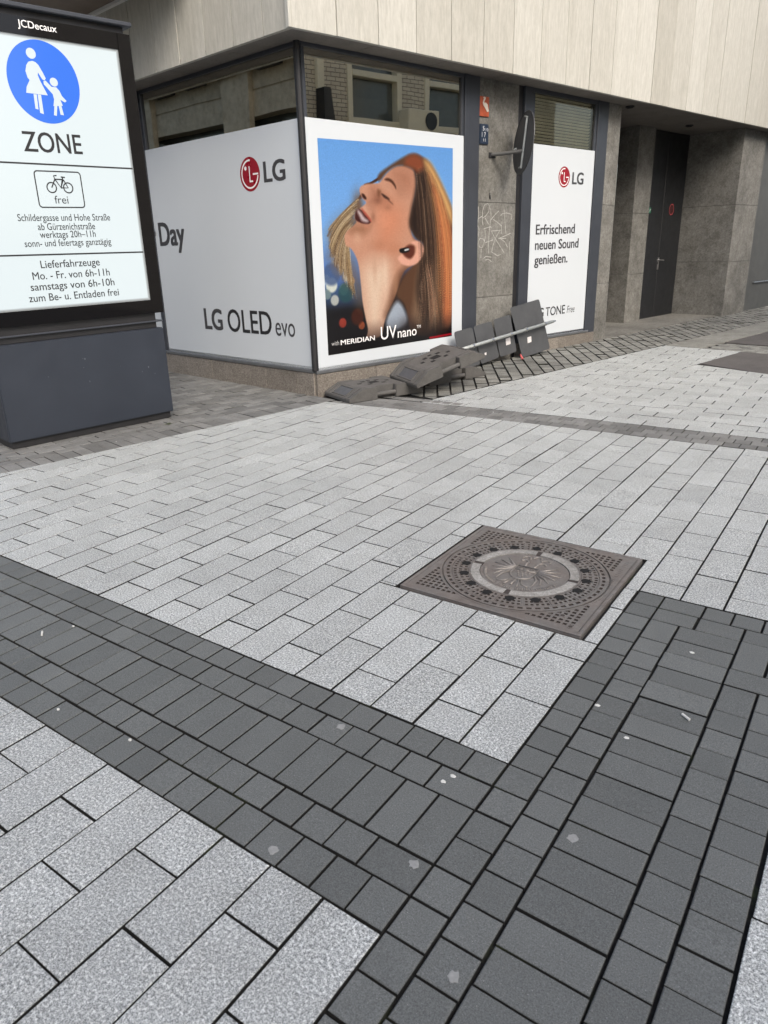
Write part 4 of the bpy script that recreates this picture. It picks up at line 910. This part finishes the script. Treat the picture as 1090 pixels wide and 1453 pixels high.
for iy in range(3):
    for ix in range(4-iy): rst([(-.028+ix*.018+iy*.009, 0-iy*.018), (-.026+ix*.018+iy*.009, -.010-iy*.018)], .003)
for sgn in (-1, 1):
    for k in range(7):
        a = math.radians(52-k*19); x0, y0 = sgn*.055, .03-k*.008
        rst([(x0, y0), (x0+sgn*.05*math.cos(a), y0+.045*math.sin(a)), (x0+sgn*(.098-abs(k-2)*.006)*math.cos(a-.12), y0+.098*math.sin(a-.12))], [.005, .0045, .0015])
    rst([(sgn*.02, .055), (sgn*.025, .085)]+arc(sgn*.04, .095, .018, 180 if sgn > 0 else 0, 20 if sgn > 0 else 160, 8), .004)
    rst(arc(sgn*.045, .135, .018, 200, -20), .0035)
    rst([(sgn*.018, -.08), (sgn*.04, -.12), (sgn*.07, -.13)], .003)
rst(arc(0, .15, .018, 200, -20), .0035); rst([(0, -.08), (0, -.14)], .004); rst([(-.012, -.08), (-.03, -.145)], .003); rst([(.012, -.08), (.03, -.145)], .003)
for k in range(46):
    A0 = math.radians(195+k*3.2)
    if k % 9 != 8: rst([(.160*math.cos(A0), .160*math.sin(A0)), (.176*math.cos(A0), .176*math.sin(A0))], .0019)
rl.build('crest_relief', mat_plain('worn_iron', (.25, .23, .21, 1), .42, .4, .25, 40), cst, smooth=True)
b = MB()
for x, y in ((.335, -.345), (.28, -.28), (-.30, .0), (.28, .335)): b = MB(); b.tube([MM(x, y, -.006), MM(x, y, .002)], .0135, 16); b.build('bolt', M_iron, mc)
b = MB()
for x, y in ((.335, -.345), (.28, -.28)): b = MB(); b.tube([MM(x, y, .0021), MM(x, y, .0026)], .0085, 12); b.build('bolt_recess', M_irond, mc)
# worn maker's strip on the right edge: blurred raised ticks
b = MB()
for k in range(16):
    if k % 6 != 5: b.box(MM, .335, .352, .05+k*.018, .056+k*.018, -.001, .0012)
b.build('worn_strip', M_iron, mc)

# ================================================================== SIGN FEET AND FALLEN SIGNPOST
def foot_mesh():
    """recycled-rubber sign foot: bevelled ends, sunk end panels, side notches, sockets; x long, y wide"""
    L2, W2, H, s_ = .40, .245, .115, .15
    outline = [(-L2, 0), (-L2, .035), (-L2+s_, H), (L2-s_, H), (L2, .035), (L2, 0)]
    body = MB()
    # body in three strips so the two side notches are real
    body.prism(lambda x, y, z: Vector((x, y, z)), [(a, c) for a, c in outline], -W2+.055, W2-.055, axis='y')
    left = [(-L2, 0), (-L2, .035), (-L2+s_, H), (-.10, H), (-.10, 0)]; right = [(.10, 0), (.10, H), (L2-s_, H), (L2, .035), (L2, 0)]
    for o in (left, right):
        body.prism(lambda x, y, z: Vector((x, y, z)), o, -W2, -W2+.0545, axis='y'); body.prism(lambda x, y, z: Vector((x, y, z)), o, W2-.0545, W2, axis='y')
    grip = []
    for sg in (-1, 1):
        g_ = MB(); g_.tube([(-.10, sg*(W2-.022), .045), (.10, sg*(W2-.022), .045)], .02, 10); grip.append(g_)
    pocket = []; slope = math.atan2(H-.035, s_)
    rim = []
    for sg in (-1, 1):
        pk_ = MB(); rm_ = MB(); pocket.append(pk_); rim.append(rm_)
        c = Vector((sg*(L2-s_/2), 0, (.035+H)/2)); ax = Vector((-sg*math.cos(slope), 0, math.sin(slope))); nn = Vector((sg*math.sin(slope), 0, math.cos(slope)))
        def SM(x, y, z, c=c, ax=ax, nn=nn): return c+ax*x+Vector((0, y, 0))+nn*z
        pk_.box(SM, -.052, .048, -.115, .115, .0004, .0016)
        for a0, a1, b0, b1 in ((-.064, -.053, -.13, .13), (.049, .062, -.13, .13), (-.053, .049, -.13, -.116), (-.053, .049, .116, .13)): rm_.box(SM, a0, a1, b0, b1, -.004, .007)
    holes = MB()
    for x, y, a in ((0, 0, .048), (-.075, .07, .022), (.075, .07, .022), (-.075, -.07, .022), (.075, -.07, .022), (-.15, 0, .02), (.15, 0, .02), (0, .10, .018)):
        holes.box(lambda p, q, r: Vector((p, q, r)), x-a, x+a, y-a*.8, y+a*.8, H-.03, H+.0012)
    return body, grip, pocket, rim, holes
def make_foot(label):
    r = thing('sign_foot', label, 'sign foot', (0, 0, 0), 'sign feet dumped at the shop corner')
    bo, gp, pk, ri, ho = foot_mesh()
    bo.build('block', M_rubber, r, .005, 2); 
    for g_ in gp: g_.build('grip', M_rubber, r)
    for g_ in ri: g_.build('panel_rim', M_rubber, r, .002)
    msr = mat_plain('smooth_rubber', (.062, .066, .075, 1), .5, 0, .15, 8)
    for g_ in pk: g_.build('panel', msr, r)
    ho.build('sockets', M_hole, r)
    return r
def basis(o, xdir, ydir):
    x = Vector(xdir).normalized(); y = (Vector(ydir)-x*Vector(ydir).dot(x)).normalized(); z = x.cross(y)
    return Matrix(((x.x, y.x, z.x, o[0]), (x.y, y.y, z.y, o[1]), (x.z, y.z, z.z, o[2]), (0, 0, 0, 1)))
f1 = make_foot('dark rubber sign foot lying flat at the building corner, lowest left of the pile')
def copy_thing(o, label):
    r = o.copy(); COL.objects.link(r); r['label'] = label
    for ch in list(o.children):
        c = ch.copy(); COL.objects.link(c); c.parent = r
    return r
f2 = copy_thing(f1, 'dark rubber sign foot tilted on top of the other two feet')
f3 = copy_thing(f1, 'dark rubber sign foot lying flat on the setts underneath the tilted foot')
def place(f, s0, o0, ang, pitch=0, roll=0, z=0):
    ca, sa = math.cos(math.radians(ang)), math.sin(math.radians(ang))
    xd = Vector((DR[0]*ca+NR[0]*sa, DR[1]*ca+NR[1]*sa, math.tan(math.radians(pitch))))
    yd = Vector((DR[0]*-sa+NR[0]*ca, DR[1]*-sa+NR[1]*ca, math.tan(math.radians(roll)))) * -1
    c = RG(s0, o0, z); f.matrix_world = basis((c.x, c.y, c.z), xd, yd)
place(f1, .411, .343, 10.4, 0, 0, .001)
place(f3, 1.42, .29, 3, 0, 0, .001)
f2.matrix_world = basis((-2.84, 4.478, .20), (.338, .696, .203), (-.452, .212, .027))
# signpost
sg = thing('fallen_signpost', 'toppled signpost with four grey sign plates seen from the back, leaning by the wall', 'road sign', RG(1.9, .2, .24))
q0, q1 = RG(.98, .232, .180), RG(3.50, .185, .38)
b = MB(); b.tube([q0, q1], .019, 14); b.build('pole', M_galv, sg, smooth=True)
b = MB(); b.tube([q1, q1+(q1-q0).normalized()*.05], .009, 8); b.build('pole_end', M_steel, sg)
SGP = {'A': [(2.766, .598), (3.324, .655), (3.503, .05), (2.947, .008)], 'B': [(2.456, .493), (2.76, .523), (2.847, .093), (2.538, .066)], 'C': [(2.111, .453), (2.42, .4795), (2.523, .068), (2.201, .03)], 'D': [(1.791, .4246), (2.091, .446), (2.184, .03), (1.861, .022)]}
def rounded(c4, r):
    out = []
    for k in range(4):
        p = np.array(c4[k]); a = np.array(c4[k-1]); c = np.array(c4[(k+1) % 4]); ua = (a-p)/np.linalg.norm(a-p); uc = (c-p)/np.linalg.norm(c-p)
        for q in np.linspace(0, 1, 6): out.append(tuple((1-q)**2*(p+ua*r)+2*q*(1-q)*p+q*q*(p+uc*r)))
    return out
def SPm(a, o, c): return RG(a, .165-.11*c+o, c)
for k, c4 in SGP.items():
    b = MB(); b.prism(SPm, rounded(c4, .035), -.0015, .0015, axis='y'); pt = b.build('sign_plate', M_back, sg)
    cx_ = sum(p[0] for p in c4)/4
    for t in ((.2, .8) if k == 'A' else (.5,)):
        tt = (min(p[0] for p in c4)+.06+(max(p[0] for p in c4)-min(p[0] for p in c4)-.1)*t-.98)/2.52
        m = q0.lerp(q1, tt); d = (q1-q0).normalized()
        b = MB(); b.tube([m-d*.014, m+d*.014], .025, 14); b.build('clamp', M_steel, pt)
M_stk = mat_plain('paper_sticker', (.62, .6, .6, 1), .6, 0, .25, 60)
for (a, c, w_) in ((3.06, .165, .075), (2.655, .185, .085), (2.27, .12, .03)):
    b = MB(); b.poly([SPm(a, .0028, c), SPm(a+w_, .0028, c+w_*.1), SPm(a+w_*.98, .0028, c+w_*1.0), SPm(a-.002, .0028, c+w_*.9)]); b.build('sticker', M_stk, sg, weld=False)
b = MB(); b.tube([RG(2.86, .2, .06), RG(2.85, .24, .012)], [.008, .016], 8); 
tag(b.build('plastic_scrap', mat_plain('scrap_red', (.5, .1, .1, 1), .5), None), 'small red plastic scrap lying on the setts under the sign plates', 'litter')

# ================================================================== LITTER
M_gum = mat_plain('gum', (.25, .255, .25, 1), .8, 0, .2, 80)
M_drop = mat_plain('dropping', (.58, .58, .55, 1), .7, 0, .15, 90)
def spot(name, label, cat, x, y, rx, ry, m, group, h=.0018):
    b = MB(); a0 = random.random()*3; n_ = 14; q = [1+random.uniform(-.22, .22) for _ in range(n_)]
    r0 = [(x+rx*q[k]*math.cos(k*2*math.pi/n_+a0), y+ry*q[k]*math.sin(k*2*math.pi/n_+a0)) for k in range(n_)]
    r1 = [(x+(a-x)*.8, y+(c-y)*.8) for a, c in r0]
    for k in range(n_):
        j = (k+1) % n_; b.poly([(*r0[k], .0004), (*r0[j], .0004), (*r1[j], .0004+h), (*r1[k], .0004+h)])
    b.poly([(*p, .0004+h) for p in r1])
    tag(b.build(name, m, None, weld=False), label, cat, group)
for k, (x, y) in enumerate(GUM): spot('gum_spot', 'pale flat chewing gum spot trodden into the dark pavers', 'gum spot', x, y, .013, .013, M_gum, 'chewing gum spots on the dark pavers', .0006)
for x, y in DROP[:2]+DROP[3:4]+DROP[5:]: spot('bird_dropping', 'small white bird dropping splashed on the dark pavers', 'dropping', x, y, .008, .0065, M_drop, 'bird droppings on the dark pavers', .0012)
for x, y in BITS: spot('paper_scrap', 'tiny pale paper scrap lying on the paving', 'litter', x, y, .006, .0045, M_drop, 'tiny scraps of litter on the paving', .003)
for (x, y), l in ((DROP[2], 'white cigarette filter on a long dark paver, right of the crossing'), (DROP[4], 'white cigarette filter on the dark band near the left edge')):
    b = MB(); b.tube([(x-.012, y+.008, .0045), (x+.012, y-.008, .0045)], .004, 8); tag(b.build('cigarette_filter', M_drop, None), l, 'litter')
# weeds in the joints by the kiosk foot
b = MB()
for k in range(70):
    p = KW(-.16+random.gauss(0, .02), .19+random.gauss(0, .012), 0); a = random.random()*6.28; l = random.uniform(.008, .022)
    d = Vector((math.cos(a), math.sin(a), random.uniform(.4, 1.4))).normalized()*l; s_ = Vector((-math.sin(a), math.cos(a), 0))*.002
    b.poly([p-s_, p+s_, p+d])
tag(b.build('weed_tuft', mat_plain('weed_green', (.045, .06, .018, 1), .7, 0, .3, 40), None, weld=False), 'small green weed tuft growing in a paving joint before the grey kiosk base', 'weed')

# canopy over the lane, fixed above the left cladding
mb = MB()
for k in range(8): mb.box(LW, .9+k*.62, .9+(k+1)*.62-.006, 0.345, 1.1, 3.625, 3.9, random.random())
mb.build('canopy', mat_plain('brown_soffit', (.20, .16, .13, 1), .6, 0, .12, 2), bld, .003)
mb = MB(); mb.box(LW, .9, 5.9, .304, .344, 3.60, 3.66); mb.build('canopy_trim', mat_plain('white_trim', (.8, .8, .78, 1), .5), bld)

# ================================================================== BUILDINGS ACROSS THE STREET (seen mirrored in the panes) AND AN ADDED SUN BLOCKER
def front(name, label, origin, xd, outward):
    """building whose facade runs along xd from origin and faces `outward`; built in its own axes (x along, y outward, z up)"""
    r = thing(name, label, 'building', origin); x = Vector((*xd, 0)); y = Vector((*outward, 0))
    r.matrix_world = Matrix(((x.x, y.x, 0, origin[0]), (x.y, y.y, 0, origin[1]), (0, 0, 1, 0), (0, 0, 0, 1))); return r
def part(mb, name, mat, root, bev=0):
    o = mb.build(name, mat, None, bev); o.parent = root; return o
o8 = RG(0, 8, 0)
ob = front('brick_building', 'brick building across the street with cream window frames, mirrored in the shop window', (o8.x, o8.y, 0), DR, (-NR[0], -NR[1]))
n = N('facing_brick'); mp = n.t.nodes.new('ShaderNodeMapping'); mp.inputs['Rotation'].default_value = (math.radians(90), 0, 0); n.link(n.co, mp.inputs[0])
bt = n.t.nodes.new('ShaderNodeTexBrick'); n.link(mp.outputs[0], bt.inputs['Vector']); bt.inputs['Scale'].default_value = 1; bt.inputs['Brick Width'].default_value = .25; bt.inputs['Row Height'].default_value = .083; bt.inputs['Mortar Size'].default_value = .007
bt.inputs['Color1'].default_value = (.62, .56, .44, 1); bt.inputs['Color2'].default_value = (.52, .46, .36, 1); bt.inputs['Mortar'].default_value = (.12, .10, .08, 1)
M_brick = n.fin(bt.outputs[0], .8)
M_cream = mat_plain('cream_frame', (.72, .66, .5, 1), .5, 0, .06)
M_pane = mat_plain('far_pane', (.10, .11, .105, 1), .12)
WN = [(7.30, 8.95), (9.70, 11.35), (12.1, 13.75)]
mb = MB(); xs = [4.6]+[q for w_ in WN for q in w_]+[15]
mb.box(ID, 4.6, 15, -6, 0, 0, 3.9); mb.box(ID, 4.6, 15, -6, 0, 5.7, 6.8)
for a, c in zip(xs[::2], xs[1::2]): mb.box(ID, a, c, -6, 0, 3.9, 5.7)
for a, c in WN: mb.box(ID, a, c, -6, -.3, 3.9, 5.7)
part(mb, 'wall', M_brick, ob)
for a, c in WN:
    f = MB()
    f.box(ID, a, a+.14, -.2, .03, 3.9, 5.7); f.box(ID, c-.14, c, -.2, .03, 3.9, 5.7); f.box(ID, a+.141, c-.141, -.2, .03, 5.55, 5.7); f.box(ID, a+.141, c-.141, -.2, .04, 4.80, 4.92); f.box(ID, a-.05, c+.05, -.2, .10, 3.82, 3.96)
    fo = part(f, 'window', M_cream, ob, .006)
    g = MB(); g.box(ID, a+.142, c-.142, -.18, -.15, 3.97, 4.79); g.box(ID, a+.142, c-.142, -.18, -.15, 4.93, 5.54); part(g, 'pane', M_pane, ob).parent = fo
mb = MB(); mb.box(ID, 6.45, 6.62, .0, .1, 4.45, 6.6); part(mb, 'drainpipe', M_cream, ob, .01)
mb = MB(); mb.prism(ID, [(6.42, 3.0), (6.80, 3.0), (6.62, 4.45), (6.45, 4.45)], .02, .3, axis='y'); part(mb, 'awning_box', M_dark, ob)
acp = ob.matrix_world @ Vector((9.3, .25, 3.75))
ac = front('air_conditioner', 'cream outdoor air conditioning unit on the brick wall across the street', (acp.x, acp.y, 0), DR, (-NR[0], -NR[1])); ac['category'] = 'air conditioner'
ac.location = acp
mb = MB(); mb.box(ID, -.5, .5, -.2, .14, 0, .48); part(mb, 'casing', M_cream, ac, .02)
mb = MB(); mb.tube([(.22, .145, .24), (.22, .16, .24)], .19, 24); part(mb, 'fan_grille', M_dark, ac)
mb = MB(); mb.box(ID, -.5, .5, -.25, .1, -.06, -.002); part(mb, 'bracket', M_dark, ac)
o7 = LW(0, 7, 0)
sb = front('stone_building', 'beige stone building across the lane with flat pilasters, mirrored in the left pane', (o7.x, o7.y, 0), DL, (-NL[0], -NL[1]))
M_beige = mat_stone('beige_stone', (.50, .43, .31, 1), (.6, .52, .38, 1), (.66, .58, .44, 1), 4, .8, tint=False, dirt=.4)
mb = MB(); mb.box(ID, 5.0, 18, -5, 0, 4.16, 4.68); mb.box(ID, 5.0, 18, -5, 0, 4.72, 7.5); mb.box(ID, 5.0, 18, -5, -.03, 4.68, 4.72)
for a in (5.2, 9.3, 13.4, 17): mb.box(ID, a, a+1.0, 0.001, .16, 0, 7.4)
part(mb, 'wall', M_beige, sb)
mb = MB(); mb.box(ID, 5, 18, -5, -.4, 0, 4.16); part(mb, 'window', M_pane, sb)
mb = MB(); mb.box(ID, 5, 18, -.2, .35, 5.12, 5.4)
for k in range(9): mb.box(ID, 5.4+k*1.4, 6.2+k*1.4, -.1, .3, 5.04, 5.119)
part(mb, 'cornice', M_dark, sb)
cb_ = front('sun_blocker', 'unseen house-shaped block added behind the viewpoint to keep the sun off the crossing', (7.0, -3.6, 0), (0, -1), (-1, 0))  # added out of view to shade the near paving from the sun
mb = MB(); mb.box(ID, 0, 14, -8, 0, 0, 8.8); part(mb, 'wall', mat_plain('blocker_plaster', (.42, .40, .36, 1), .85, 0, .1, 1), cb_)
for k in range(5):
    for r_ in range(2):
        f = MB(); f.box(ID, 1+k*2.6, 2.3+k*2.6, .001, .05, 1.2+r_*3, 2.9+r_*3); fo = part(f, 'window', M_cream, cb_, .01)
        f = MB(); f.box(ID, 1.1+k*2.6, 2.2+k*2.6, .051, .055, 1.3+r_*3, 2.8+r_*3); part(f, 'pane', M_pane, cb_).parent = fo
bpy.context.view_layer.update()
